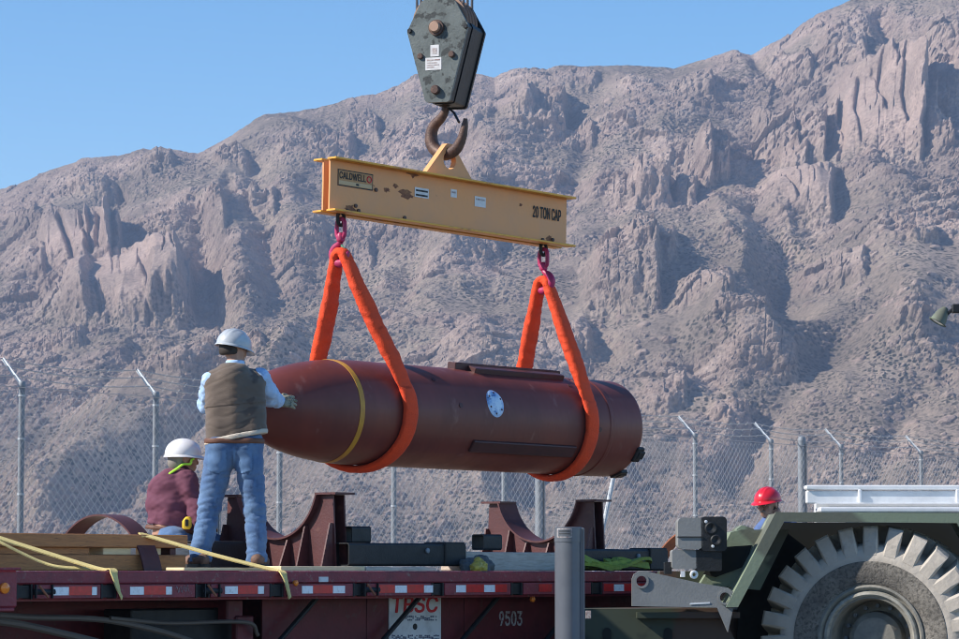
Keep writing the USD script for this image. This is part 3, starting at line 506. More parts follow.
# saddles
def saddle(px, label):
    n = 1.25; s = T.on(px, 540, n)[0]; R = 0.44; zc = 2.17 - DZ; base = T.w(s, n, DZ + 0.004)
    t = thing('bomb_saddle', label, 'cradle', base, group='steel cradles for the bomb casing on the trailer')
    M = lambda d: axes(base - T.ex * d, -T.ey, (0, 0, 1))                     # local z points along -ex (towards the nose end)
    th0 = math.asin(0.12 / R); th = np.linspace(PI + th0, 2 * PI - th0, 40); arc = [(R * math.cos(q), zc + R * math.sin(q)) for q in th]
    def M2(d): return axes(base + T.ex * d, -T.ey, (0, 0, 1))
    nrm = np.cross(-T.ey, (0, 0, 1))                                             # = direction of the extrusion
    pl = Polygon([(-0.58, 0), (-0.55, zc - 0.12)] + arc + [(0.55, zc - 0.12), (0.58, 0)])
    for d in (-0.055, 0.055): obj('web_plate', prism(pl, 0.014, axes(base + nrm * d, -T.ey, (0, 0, 1))), 'primer_steel', t, smooth=False)
    arc2 = [((R - 0.014) * math.cos(q), zc + (R - 0.014) * math.sin(q)) for q in th[::-1]]
    obj('curved_flange', prism(Polygon(arc + arc2), 0.22, axes(base - nrm * 0.105, -T.ey, (0, 0, 1))), 'primer_steel', t, smooth=30)
    for sg_ in (-1, 1):
        x0, x1 = sorted((sg_ * 0.40, sg_ * 0.61)); obj('top_tab', prism(sbox(x0, zc - 0.118, x1, zc - 0.102), 0.20, axes(base - nrm * 0.095, -T.ey, (0, 0, 1))), 'primer_steel', t, smooth=False)
        for x, zt2, m in ((0.12, zc - math.sqrt(R * R - 0.12 ** 2) - 0.016, 'weld_primer'), (0.30, zc - math.sqrt(R * R - 0.09) - 0.016, 'weld_primer'), (0.555, 0.34, 'weld_primer')):
            g = Polygon([(0, 0.0), (0.12, 0.0), (0.03, zt2), (0, zt2)])
            obj('gusset', prism(g, 0.014, axes(base + nrm * 0.0705 - T.ey * (sg_ * x) , nrm, (0, 0, 1))), 'primer_steel', t, smooth=False)
            e = [base + nrm * 0.193 - T.ey * (sg_ * x), base + nrm * 0.103 - T.ey * (sg_ * x) + np.array([0, 0, zt2])]
    obj('base_plate', prism(sbox(-0.62, 0, 0.62, 0.014), 0.30, axes(base - nrm * 0.145, -T.ey, (0, 0, 1))), 'primer_steel', t, smooth=False)
    return t
saddle(286, 'dark red steel cradle with curved saddle standing right of the standing worker')
saddle(546, 'dark red steel cradle partly hidden behind the grey jack post')
# planks, beams and tubes
a, b = tspan(273, 357, 0.22); obj('pine_plank', tbox(a, b, 0.14, 0.34, DZ + 0.002, DZ + 0.034, 0.003), 'pale_timber', smooth=False, label='pale sunlit pine plank lying on the deck edge in front of the left cradle', cat='plank', base=T.w(a, .2, DZ))
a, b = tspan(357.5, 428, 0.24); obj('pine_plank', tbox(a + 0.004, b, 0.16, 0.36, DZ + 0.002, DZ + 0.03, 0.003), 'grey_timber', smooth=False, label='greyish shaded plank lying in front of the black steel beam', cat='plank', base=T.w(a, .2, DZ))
a, b = tspan(176, 272, 0.30); obj('pine_plank', tbox(a, b - 0.01, 0.22, 0.40, DZ + 0.002, DZ + 0.022, 0.003), 'pale_timber', smooth=False, label="pale thin plank under the standing worker's boots", cat='plank', base=T.w(a, .2, DZ))
def hss(px0, px1, n, z0, z1, w, label, collar=True):
    a, b = tspan(px0, px1, n); t = thing('steel_beam', label, 'steel beam', T.w(a, n, z0))
    o = Polygon([(0, 0), (w, 0), (w, z1 - z0), (0, z1 - z0)]).buffer(-0.02).buffer(0.02); i = o.buffer(-0.008)
    obj('tube_wall', prism(Polygon(o.exterior.coords, [i.exterior.coords]), b - a, axes(T.w(a, n, z0), T.ey, (0, 0, 1))), 'black_steel', t)
    if collar:
        obj('collar', tbox(b - 0.24, b - 0.02, n - 0.012, n + w + 0.012, z0 + 0.004, z1 + 0.012, 0.008), 'black_steel', t); s = T.on((px0 + 2.0 * px1) / 3 - 0, 553, n)[0]
        obj('bolt', T.put(lathe([(0, 0), (0, 0.02), (-0.012, 0.02), (-0.016, 0.012), (-0.016, 0)], 8, axes((s, n, (z0 + z1) / 2 + 0.03), (0, 1, 0), (1, 0, 0)))), 'galvanised', t)
    return t
hss(349, 466, 0.55, DZ + 0.036, tz(400, 543, 0.55), 0.2, 'black square steel beam lying beside the pale planks in the middle of the deck')
hss(578, 668, 0.55, DZ + 0.004, tz(620, 549, 0.55), 0.2, 'black square steel beam behind the yellow green straps at right')
a, b = tspan(220, 262, 0.8); hss(205, 262, 1.5, DZ + 0.004, tz(240, 541, 1.5), 0.2, "black steel beam seen behind the standing worker's legs", False)
for px0, px1, y0, y1, n, lab in ((352, 371, 526, 543, 0.62, 'short open black square tube standing right of the left cradle'), (484, 502, 534, 550, 0.72, 'short open black square tube beside the right cradle behind the pale timber')):
    hss(px0, px1, n, tz(px0, y1, n), tz(px0, y0, n), 0.125, lab, False)
a, b = tspan(465, 585, 0.6); obj('timber_beam', tbox(a, b, 0.6, 0.85, DZ + 0.002, tz(500, 552, 0.6), 0.006), 'grey_timber', smooth=False, label='pale grey squared timber behind the jack post with sunlit top edge', cat='timber', base=T.w(a, 0.6, DZ))
s = T.on(479, 565, 0.3)[0]
rb = np.random.default_rng(4)
obj('yellow_pouch', blob([(T.w(s - 0.05, 0.3, DZ + 0.03), T.w(s + 0.05, 0.32, DZ + 0.03), 0.035, 0.05), (T.w(s, 0.31, DZ + 0.03), T.w(s + 0.02, 0.33, DZ + 0.075), 0.035, 0.03)], 0.008, 0.02, wrinkle=(0.012, (30, 30, 30), 3)), 'gold_bag', label='small shiny yellow pouch on the deck left of the pale grey timber', cat='pouch', smooth=True)
s = T.on(474, 562, 0.45)[0]
obj('grey_tarpaulin', blob([(T.w(s - 0.12, 0.42, DZ + 0.03), T.w(s + 0.16, 0.45, DZ + 0.03), 0.04, 0.05), (T.w(s - 0.05, 0.48, DZ + 0.05), T.w(s + 0.14, 0.5, DZ + 0.07), 0.05, 0.05)], 0.01, 0.03, wrinkle=(0.02, (18, 18, 18), 9)), 'grey_tarp', label='crumpled dark grey tarpaulin beside the yellow pouch', cat='tarpaulin', smooth=True)
a, b = tspan(581, 643, 0.4); loops = []
for k in range(5):
    c = a + (b - a) * (0.12 + 0.19 * k); rr = 0.10 + 0.03 * rb.random()
    loops.append(T.put(tube([(c + 1.6 * rr * math.cos(t), 0.36 + 0.09 * math.sin(t) + 0.02 * k, DZ + 0.03 + 0.012 * k + 0.022 * math.sin(2 * t + k)) for t in np.linspace(0, 2 * PI, 24)], 0, flat=(0.022, 0.012, (0, 0, 1)))))
obj('green_strap', loops + [T.put(tube(smooth_path([(a - 0.02, 0.35, DZ + 0.10), (a + 0.06, 0.34, DZ + 0.07), (a + 0.25, 0.36, DZ + 0.04), (a + 0.5, 0.34, DZ + 0.06), (b + 0.02, 0.36, DZ + 0.04)]), 0, flat=(0.028, 0.008, (0, -1, 0.4))))], 'green_web', label='loose heap of yellow green lifting straps right of the jack post', cat='strap', smooth=False)
# yellow tie straps
def strap(pts, label, w=0.026):
    P = []
    for x, y, n in pts: s, z = T.on(x, y, n); P.append(T.w(s, n, max(z, DZ + 0.012) if n > 0.0 else z))
    return obj('yellow_strap', tube(smooth_path(P, 6), 0, flat=(w, 0.004, tuple(np.array([0, 0, 1.0]) - 0.6 * T.ey))), 'yellow_web', label=label, cat='strap', smooth=False)
strap([(-40, 524, .72), (0, 538, 0.60), (60, 557, 0.33), (100, 569.5, 0.10), (112, 571, 0.01), (114, 574, -0.03), (118, 588, -0.045), (122, 598, -0.045)], 'taut yellow tie down strap slanting to the deck edge at far left')
strap([(-40, 522, .75), (0, 542, 0.5), (22, 553, 0.42), (42, 562, 0.34), (62, 567, 0.26), (100, 569.5, 0.2)], 'slack yellow tie down strap sagging under the taut strap at far left', 0.014)
strap([(140, 534.5, .76), (150, 536.5, 0.73), (215, 555, 0.36), (270, 569.5, 0.08), (281, 571, 0.0), (284, 575, -0.035), (287, 585, -0.045), (290, 598, -0.045)], "yellow tie down strap crossing in front of the standing worker's boots")
# ---------------------------------------------------------------- bomb casing
def baxis(px, py=300):
    d = ray(px, py); k = d[0] / d[1]; return (k * BN[1] - BN[0]) / (bx[0] - k * bx[1])
mat('bomb_paint', (0.155, 0.036, 0.026), 0.38, color2=(0.095, 0.025, 0.021), scale=2.2, stretch=(1, 1, 0.45), amount=(0.35, 0.7), bump=0.12, bscale=25, color3=(0.20, 0.085, 0.07), scale3=9, amount3=(0.62, 0.8), rough2=0.5)
mat('bomb_dark', (0.065, 0.022, 0.021), 0.45, color2=(0.045, 0.017, 0.017), scale=6)
mat('band_yellow', (0.50, 0.25, 0.03), 0.5, color2=(0.40, 0.18, 0.03), scale=14)
mat('plate_blue', (0.15, 0.30, 0.58), 0.35, color2=(0.55, 0.66, 0.78), scale=9, amount=(0.42, 0.6), color3=(0.05, 0.12, 0.30), scale3=22, amount3=(0.58, 0.66))
mat('sling_orange', (0.70, 0.060, 0.012), 0.85, color2=(0.55, 0.055, 0.018), scale=7, bump=0.5, bscale=90, sheen=0.0)
mat('hook_magenta', (0.40, 0.02, 0.10), 0.4, color2=(0.26, 0.03, 0.07), scale=20)
mat('dark_rust', (0.065, 0.038, 0.032), 0.55, 0.2, color2=(0.13, 0.075, 0.055), scale=14, bump=0.3)
mat('beam_yellow', (0.72, 0.318, 0.12), 0.6, color2=(0.64, 0.305, 0.14), scale=3, bump=0.12, bscale=30, color3=(0.13, 0.05, 0.03), scale3=3.4, amount3=(0.70, 0.73))
mat('beam_edge', (0.72, 0.36, 0.05), 0.5, color2=(0.42, 0.17, 0.06), scale=10, amount=(0.52, 0.72), bump=0.2)
mat('block_grey', (0.115, 0.135, 0.132), 0.5, color2=(0.07, 0.084, 0.083), scale=9, color3=(0.03, 0.035, 0.035), scale3=11, amount3=(0.54, 0.60), bump=0.2)
mat('copper_rope', (0.34, 0.22, 0.16), 0.5, 0.4); mat('wire_rope', (0.10, 0.10, 0.11), 0.5, 0.5)
mat('green_latch', (0.08, 0.22, 0.14), 0.5)
BN, BR = np.array([-1.72, 21.65, 0]), np.array([1.05, 24.6, 0])
BN[2] = pt(250, 405.5, BN[1])[2]; BR[2] = pt(608, 429, BR[1])[2]
bx = (BR - BN) / np.linalg.norm(BR - BN); BL = np.linalg.norm(BR - BN)
bn = np.cross(bx, [0, 0, 1.0]); bn /= np.linalg.norm(bn); bu = np.cross(bn, bx)          # towards the camera, up
BM = np.eye(4); BM[:3, 0] = bx; BM[:3, 1] = bn; BM[:3, 2] = bu; BM[:3, 3] = BN
def bput(m): m = m.copy(); m.apply_transform(BM); return m
R0, LN = 0.39, 1.15
def brad(s): return R0 * (1 - np.clip((LN - s) / LN, 0, 1) ** 2.3) ** 0.55
bomb = thing('bomb_casing', 'huge dark red bomb casing hanging level in two orange slings', 'bomb', tuple((BN + BR) / 2 - [0, 0, R0]))
ss = np.concatenate([LN * (1 - np.cos(np.linspace(0.05, PI / 2, 30))), [1.25]])
prof = [(ss[0] - 0.004, 0.0)] + [(s, float(brad(s))) for s in ss] + [(1.38, R0), (1.385, R0 - 0.006), (1.40, R0 - 0.006), (1.405, R0), (3.40, R0), (3.405, R0 - 0.006), (3.425, R0 - 0.006), (3.43, R0), (3.62, R0), (3.63, R0 + 0.006), (3.66, R0 + 0.006), (3.67, R0), (BL - 0.04, R0), (BL - 0.01, R0 - 0.012), (BL, R0 - 0.03)]
obj('body', bput(lathe(prof, 96)), 'bomb_paint', bomb, smooth=25)
obj('tail_cap', bput(lathe([(BL - 0.002, R0 - 0.028), (BL - 0.03, R0 - 0.06), (BL - 0.03, 0.12), (BL - 0.01, 0.1), (BL - 0.01, 0.0)], 64)), 'bomb_dark', bomb)
s = 0.86; obj('yellow_band', bput(lathe([(s - 0.022, brad(s - 0.022) - 0.002), (s - 0.022, brad(s - 0.022) + 0.0025), (s, brad(s) + 0.0025), (s + 0.022, brad(s + 0.022) + 0.0025), (s + 0.022, brad(s + .022) - 0.002)], 96)), 'band_yellow', bomb, smooth=25)
def onb(s, phi, r): return np.array([s, r * math.cos(phi), r * math.sin(phi)])
def bar(s0, s1, phi, w, h, ch=0.006):
    g = cbox(np.array([s0, -w / 2, -0.02]), np.array([s1, w / 2, h]), ch); M = np.eye(4); c, d = math.cos(phi), math.sin(phi)
    M[:3, 1] = [0, -d, c]; M[:3, 2] = [0, c, d]; M[:3, 0] = np.cross(M[:3, 1], M[:3, 2]); M[:3, 3] = [0, R0 * c, R0 * d]
    if M[0, 0] < 0: M[:3, 0] *= -1; M[:3, 1] *= -1; g.vertices[:, 1] *= 1
    g.apply_transform(M); return bput(g)
obj('top_strake', [bar(baxis(459, 370), baxis(548, 370), math.radians(72), 0.10, 0.035), bar(baxis(447, 370), baxis(552, 370), math.radians(84), 0.09, 0.05)], 'bomb_dark', bomb, smooth=False)
obj('side_strake', [bar(baxis(440, 430), baxis(543, 430), math.radians(-34), 0.10, 0.022)], 'bomb_dark', bomb, smooth=False)
obj('side_strake', [bar(2.10, 3.22, math.radians(150), 0.10, 0.022)], 'bomb_dark', bomb, smooth=False)
# round blue plate lying on the curve
dc = (baxis(460, 410), math.radians(17)); rr = np.linspace(0, 1, 7); tt = np.arange(32) * 2 * PI / 32; V = []; 
for q in rr:
    for t in tt: V.append(onb(dc[0] + 0.092 * q * math.cos(t), dc[1] + 0.112 * q * math.sin(t) / R0, R0 + 0.006 * (q < 0.99)))
Fq = []
for i in range(6):
    for k in range(32): a, b, c, d = i * 32 + k, i * 32 + (k + 1) % 32, (i + 1) * 32 + (k + 1) % 32, (i + 1) * 32 + k; Fq += [[a, c, b], [a, d, c]]
disc = obj('round_plate', bput(trimesh.Trimesh(np.array(V), np.array(Fq), process=False)), 'plate_blue', bomb, smooth=False)
for k in range(6):
    t = k * PI / 3 + 0.4; p = onb(dc[0] + 0.068 * math.cos(t), dc[1] + 0.085 * math.sin(t) / R0, R0 + 0.004)
    obj('bolt', bput(lathe([(0, 0.008), (0.005, 0.008), (0.007, 0)], 8, axes(p, (0, p[1], p[2]), (1, 0, 0)))), 'bomb_dark', disc)
for ph in (-34, -72, 150, 210):
    obj('tail_bracket', [bar(BL - 0.05, BL + 0.035, math.radians(ph), 0.13, 0.014), bar(BL - 0.02, BL + 0.055, math.radians(ph), 0.07, 0.02)], 'black_steel', bomb, smooth=False)
for s_, ph in ((1.9, 0.2), (3.5, -0.1), (3.3, 0.9), (1.7, 0.75)):
    p = onb(s_, ph, R0); obj('lug_plug', bput(lathe([(-0.01, 0.02), (0.004, 0.02), (0.004, 0.0)], 10, axes(p, (0, p[1], p[2]), (1, 0, 0)))), 'bomb_dark', bomb)
# ---------------------------------------------------------------- spreader beam
q0, q1 = baxis(326), baxis(563); hx0, hx1 = baxis(340.5), baxis(543.5)
zl = pt(326, 158, (BN + q0 * bx)[1])[2]; zr = pt(563, 198, (BN + q1 * bx)[1])[2]
G0 = np.array([*(BN + q0 * bx)[:2], zl]); G1 = np.array([*(BN + q1 * bx)[:2], zr]); gx_ = (G1 - G0); GL = np.linalg.norm(gx_); gx_ /= GL
gn = np.cross(gx_, [0, 0, 1.0]); gn /= np.linalg.norm(gn); gu = np.cross(gn, gx_)
GM = np.eye(4); GM[:3, 0] = gx_; GM[:3, 1] = gn; GM[:3, 2] = gu; GM[:3, 3] = G0        # x along, y towards the camera, z up from the top face
def gput(m): m = m.copy(); m.apply_transform(GM); return m
def gbox(x0, x1, y0, y1, z0, z1, ch=0.003): return gput(cbox(np.array([x0, y0, z0]), np.array([x1, y1, z1]), ch))
HB = 0.405
beam = thing('spreader_beam', 'yellow steel lifting beam made of two channels under the crane hook', 'lifting beam', tuple((G0 + G1) / 2 - [0, 0, HB]))
for sg in (1, -1):
    y0, y1, y2 = sorted((sg * 0.028, sg * 0.042)), sorted((sg * 0.028, sg * 0.122)), None
    ch = obj('channel', gbox(0.0, GL, y0[0], y0[1], -HB + 0.016, -0.016, 0), 'beam_yellow', beam, smooth=False)
    obj('flange', gbox(-0.02, GL + 0.03, y1[0], y1[1], -0.016, 0, 0.003), 'beam_edge', ch, smooth=False)
    obj('flange', gbox(-0.02, GL + 0.03, y1[0], y1[1], -HB, -HB + 0.016, 0.003), 'beam_edge', ch, smooth=False)
obj('spacer', [gbox(x, x + 0.02, -0.028, 0.028, -HB + 0.03, -0.03, 0) for x in (0.5, GL - 0.5)], 'beam_edge', beam, smooth=False)
qm = (baxis(447, 160) - q0) * 1.0
lug_poly = Polygon([(-0.27, -0.20), (-0.27, 0.0), (-0.055, 0.245), (-0.03, 0.268), (0.03, 0.268), (0.055, 0.245), (0.27, 0.0), (0.27, -0.20)], [Point(0, 0.14).buffer(0.07).exterior.coords])
obj('lifting_lug', gput(prism(lug_poly, 0.054, axes((qm, 0.027, 0), (1, 0, 0), (0, 0, 1), (0, -1, 0)) if False else np.array([[1, 0, 0, qm], [0, 0, -1, 0.027], [0, 1, 0, 0], [0, 0, 0, 1.0]]))), 'beam_yellow', beam, smooth=False)
def gtext(txt, x0, x1, z0, z1, m, parent, name, bold=True):
    g = meshkit.text_mesh(txt, 1.0, 0.002, bold); lo, hi = g.bounds; g.vertices = (g.vertices - [lo[0], lo[1], 0]) * [(x1 - x0) / (hi[0] - lo[0]), (z1 - z0) / (hi[1] - lo[1]), 1]
    g.apply_transform(np.array([[1, 0, 0, x0], [0, 0, -1, 0.0478], [0, 1, 0, z0], [0, 0, 0, 1.0]])); return obj(name, gput(g), m, parent, smooth=False)
mat('rust_pale', (0.50, 0.36, 0.20), 0.6)
mat('name_plate', (0.45, 0.24, 0.09), 0.5, color2=(0.34, 0.18, 0.07), scale=30)
def gq(px, py):
    Y = (BN + baxis(px, py) * bx)[1] - 0.03; x = baxis(px, py) - q0; z = pt(px, py, Y)[2]; return x, z - (zl + (zr - zl) * x / GL)
(px0, pz0), (px1, pz1) = gq(334, 172), gq(369, 195)
np_ = obj('name_plate', gbox(px0, px1, 0.0425, 0.0445, -0.20, -0.075, 0), 'paint_black', beam, smooth=False)
obj('plate_face', gbox(px0 + 0.008, px1 - 0.008, 0.0435, 0.0455, -0.192, -0.083, 0), 'name_plate', np_, smooth=False)
gtext('CALDWELL', px0 + 0.015, px1 - 0.075, -0.145, -0.092, 'paint_black', np_, 'lettering')
obj('pale_strip', gbox(px0 + 0.012, px1 - 0.012, 0.0445, 0.0462, -0.188, -0.160, 0), 'rust_pale', np_, smooth=False); obj('print', gbox(px0 + 0.19, px0 + 0.22, 0.0455, 0.0470, -0.182, -0.166, 0), 'paint_black', np_, smooth=False)
obj('logo', gput(trimesh.creation.torus(0.022, 0.005, 20, 6, transform=np.array([[1, 0, 0, px1 - 0.04], [0, 0, -1, 0.046], [0, 1, 0, -0.12], [0, 0, 0, 1.0]]))), 'paint_red', np_)
for i in range(2): pass
for (xa, ya, xb, yb) in ((411, 187, 425, 199), (447, 189, 453, 198), (471, 196, 482, 208)):
    (a, z0), (b, z1) = gq(xa, ya), gq(xb, yb); st = obj('sticker', gbox(a, b, 0.0425, 0.0445, z1, z0, 0), 'sign_white', beam, smooth=False)
    for k in range(2 if xa < 430 else 1): obj('print', gbox(a + 0.012, b - 0.012, 0.044, 0.0455, z0 - 0.03 - 0.035 * k, z0 - 0.016 - 0.035 * k, 0), 'paint_grey' if xa > 430 else 'paint_black', st, smooth=False)
(a, z0), (b, z1) = gq(529, 203), gq(557, 217); gtext('20 TON CAP', a, b, z0 - 0.115, z0 - 0.02, 'paint_black', beam, 'lettering')
for px, py in ((344, 211), (355, 211), (401, 218), (539, 240), (549, 240), (372, 190), (352, 206)):
    a, z = gq(px, py); obj('bolt', gput(lathe([(0, 0.016), (0.012, 0.016), (0.014, 0.0)], 6, np.array([[0, 1, 0, a], [1, 0, 0, 0.042], [0, 0, 1, z], [0, 0, 0, 1.0]]))), 'dark_rust', beam, smooth=False)
mat('rust_stain', (0.16, 0.06, 0.035), 0.8, color2=(0.30, 0.14, 0.06), scale=30)
rg = np.random.default_rng(8)
for px, py, r in ((402, 194, 0.05), (408, 171, 0.055), (383, 190, 0.022), (392, 186, 0.02), (347, 210, 0.04), (546, 239, 0.03), (517, 205, 0.014)):
    a, z = gq(px, py); pl = Polygon([(a + r * (0.6 + 0.8 * rg.random()) * math.cos(t) * 1.3, max(min(z + r * (0.5 + 0.6 * rg.random()) * math.sin(t), -0.017), -HB + 0.017)) for t in np.linspace(0, 2 * PI, 22, endpoint=False)]).buffer(0)
    pl = max(getattr(pl, 'geoms', [pl]), key=lambda g: g.area)
    obj('rust_patch', gput(prism(Polygon(pl.exterior.coords), 0.001, np.array([[1, 0, 0, 0], [0, 0, -1, 0.0432], [0, 1, 0, 0], [0, 0, 0, 1.0]]))), 'rust_stain', beam, smooth=False)
# ---------------------------------------------------------------- swivel hooks and slings
def swivel(name_label, base, rot):
    t = thing('swivel_hook', name_label, 'hook', base, group='magenta swivel hooks under the lifting beam'); B = np.array(base)
    xd, zd = np.array([math.cos(rot), math.sin(rot), 0]), np.array([0, 0, 1.0]); yd = np.cross(zd, xd)
    L = lambda pts: [B + p[0] * xd + p[1] * yd + p[2] * zd for p in pts]
    obj('shackle', [tube(L([(0.0, 0.035 * math.cos(a), -0.01 + 0.05 * math.sin(a) - 0.02) for a in np.linspace(0, 2 * PI, 18, endpoint=False)]), 0.014, 8, closed=True)], 'black_steel', t, smooth=60)
    obj('link', tube(L([(0.043 * math.cos(a), 0.0, -0.105 + (0.048 if math.sin(a) > 0 else -0.048) * min(1, abs(math.sin(a)) * 3) * 0.6 + 0.045 * math.sin(a)) for a in np.linspace(0, 2 * PI, 28, endpoint=False)]), 0.017, 8, closed=True), 'hook_magenta', t, smooth=60)
    obj('swivel', tube(L([(0, 0, -0.135), (0, 0, -0.15), (0, 0, -0.19), (0, 0, -0.205)]), [0.016, 0.03, 0.034, 0.024], 12), 'hook_magenta', t, smooth=60)
    hp = smooth_path([(0, 0, -0.20), (-0.02, 0, -0.222), (-0.062, 0, -0.245), (-0.085, 0, -0.29), (-0.062, 0, -0.345), (0.0, 0, -0.365), (0.05, 0, -0.345), (0.068, 0, -0.30), (0.066, 0, -0.275)], 6)
    rr_ = np.interp(np.linspace(0, 1, len(hp)), [0, .15, .4, .65, .9, 1], [0.022, 0.024, 0.034, 0.034, 0.02, 0.008])
    hk = obj('hook', tube(L(hp), rr_, 10), 'hook_magenta', t, smooth=60)
    obj('latch', tube(L([(-0.005, 0, -0.215), (0.03, 0, -0.25), (0.06, 0, -0.285)]), 0.009, 6), 'green_latch', hk)
    return t
HP = []
for hx in (hx0, hx1):
    x = hx - q0; p = G0 + gx_ * x + np.array([0, 0, -HB - 0.004]); HP.append(p)
yaw = math.atan2(bn[1], bn[0])
swivel('magenta swivel hook under the near left end of the lifting beam', HP[0], yaw)
swivel('magenta swivel hook under the far right end of the lifting beam', HP[1], yaw + PI)
def sling(hook, sc, label, seed, skew=0.0):
    top = hook + np.array([0, 0, -0.335]); ctr = BN + bx * sc; d = top - ctr; hgt = d @ bu; off = d @ bx
    rc = R0 + 0.030; tp = math.acos(rc / hgt); P = []; Wd = []; hw = []; th = []
    for t in np.linspace(0, 1, 26, endpoint=False):                              # near leg down
        a, b = np.array([off, 0.045, hgt + 0.03]), np.array([0, rc * math.sin(tp), rc * math.cos(tp)]); P.append(a + (b - a) * t); hw.append(0.050 + 0.022 * min(1, t * 2.5)); th.append(0.036 + 0.010 * min(1, 3 * t) - 0.034 * max(0, t - 0.7) / 0.3)
    for a in np.linspace(tp, 2 * PI - tp, 60):
        P.append(np.array([0, rc * math.sin(a), rc * math.cos(a)])); hw.append(0.070); th.append(0.028)
    for t in np.linspace(0, 1, 26)[1:]:
        a, b = np.array([0, -rc * math.sin(tp), rc * math.cos(tp)]), np.array([off, -0.045, hgt + 0.03]); P.append(a + (b - a) * t); hw.append(0.050 + 0.022 * min(1, (1 - t) * 2.5)); th.append(0.036 + 0.010 * min(1, 3 * (1 - t)) - 0.034 * max(0, 0.3 - t) / 0.3)
    for a in (0.035, 0.0, -0.035): pass
    P += [np.array([off, -0.02, hgt + 0.055]), np.array([off, 0.02, hgt + 0.055])]; hw += [0.05, 0.05]; th += [0.036, 0.036]
    P = np.array(P); N = len(P); Tn = np.roll(P, -1, 0) - np.roll(P, 1, 0); Tn /= np.linalg.norm(Tn, axis=1, keepdims=True)
    Wd = np.array([1.0, 0, 0]) - Tn * Tn[:, :1]; Wd /= np.linalg.norm(Wd, axis=1, keepdims=True); Ud = np.cross(Tn, Wd)
    # finer along the path
    n = 20; t = np.arange(n) * 2 * PI / n; idx = np.linspace(0, N, 420, endpoint=False)
    def it(Aq): i = idx.astype(int); f = (idx - i)[:, None]; Aq = np.asarray(Aq); Aq = Aq[:, None] if Aq.ndim == 1 else Aq; return Aq[i % N] * (1 - f) + Aq[(i + 1) % N] * f
    P[:, 0] += sc + skew * P[:, 1] * np.clip((hgt - P[:, 2]) / (hgt - R0), 0, 1)
    Pi, Wi, Ui, hi, ti = it(P), it(Wd), it(Ud), it(hw), it(th)
    V = Pi[:, None] + Wi[:, None] * (hi * np.sign(np.cos(t)) * np.abs(np.cos(t)) ** 0.8)[..., None] + Ui[:, None] * (ti * np.sign(np.sin(t)) * np.abs(np.sin(t)) ** 0.8)[..., None]
    dirn = V - Pi[:, None]; ln = np.linalg.norm(dirn, axis=-1, keepdims=True)
    ripple = meshkit.fbm(np.stack([np.repeat(idx[:, None], n, 1) * 1.0 + 0.8 * np.sin(t)[None], np.cos(t)[None] * 0.9 + 0 * idx[:, None], np.sin(t)[None] * 0.9 + 0 * idx[:, None]], -1), 3, seed)[..., None] - 0.5
    ripple = ripple + 0.35 * (0.5 - np.abs(meshkit.noise(np.stack([np.repeat(idx[:, None], n, 1) * 0.75 + 2.2 * np.sin(t + 1)[None], np.cos(t)[None] * 1.3 + 0 * idx[:, None], np.sin(t)[None] * 1.3 + 0 * idx[:, None]], -1), seed + 5)[..., None] - 0.5) * 2)
    on_leg = np.where(np.abs(idx - 56) < 30, 0.35, 1.0)[:, None, None]
    V = V + dirn / ln * ripple * 0.019 * on_leg
    m = trimesh.Trimesh(V.reshape(-1, 3), np.array([[i * n + k, ((i + 1) % 420) * n + (k + 1) % n, i * n + (k + 1) % n] for i in range(420) for k in range(n)] + [[i * n + k, ((i + 1) % 420) * n + k, ((i + 1) % 420) * n + (k + 1) % n] for i in range(420) for k in range(n)]), process=False)
    m.faces = m.faces[:, ::-1]
    return obj('lifting_sling', bput(m), 'sling_orange', label=label, cat='sling', smooth=50, base=tuple(ctr - [0, 0, rc]))
sling(HP[0], baxis(359, 415), 'orange round sling wrapped around the nose end of the bomb casing', 3, 0.30)
sling(HP[1], baxis(553, 425), 'orange round sling wrapped around the tail end of the bomb casing', 17)
# ---------------------------------------------------------------- crane block, hook and ropes
KB = Frame(tuple(pt(437.5, 50, 23.0)[:2]) + (0,), -20.0)
def kz(y): return pt(437, y, 23.05)[2]
def kx(px, py=50): return KB.on(px, py)[0]
def kput(x, n, z): return KB.w(x, n, z)
block = thing('crane_block', 'heavy scuffed grey and black crane hook block hanging from steel ropes', 'hook block', kput(0, 0.17, kz(104)))
shape = Polygon([(kx(425.5), kz(103)), (kx(449), kz(103.5)), (kx(468), kz(28)), (kx(455), kz(3)), (kx(447), kz(-4)), (kx(428), kz(-4)), (kx(420), kz(4)), (kx(407), kz(31))]).buffer(-0.03).buffer(0.03)
def kprism(pl, n0, n1): return prism(pl, n1 - n0, axes(KB.w(0, n1, 0), KB.ex, (0, 0, 1)))
obj('front_plate', kprism(shape, 0, 0.03), 'block_grey', block)
obj('back_plate', kprism(shape, 0.385, 0.41), 'black_steel', block)
inner = shape.buffer(-0.012).intersection(sbox(-2, 0, 2, kz(24)))
obj('cheek_plate', kprism(inner, 0.035, 0.12), 'black_steel', block); obj('cheek_plate', kprism(inner.buffer(0.006), 0.135, 0.225), 'black_steel', block); obj('cheek_plate', kprism(inner, 0.24, 0.38), 'black_steel', block)
for n in (0.08, 0.145, 0.21, 0.275): obj('sheave', lathe([(-0.022, 0.0), (-0.022, 0.225), (-0.01, 0.205), (0.01, 0.205), (0.022, 0.225), (0.022, 0)], 36, axes(kput(kx(437), n, kz(22)), KB.ey, (0, 0, 1))), 'copper_rope', block)
def kstud(px, py, r, h, m, name='pin', n=16):
    return obj(name, lathe([(0.01, 0), (0.01, r * 1.0), (-h * 0.7, r), (-h, r * 0.8), (-h, 0)], n, axes(kput(kx(px, py), 0, kz(py)), KB.ey, (0, 0, 1))), m, block)
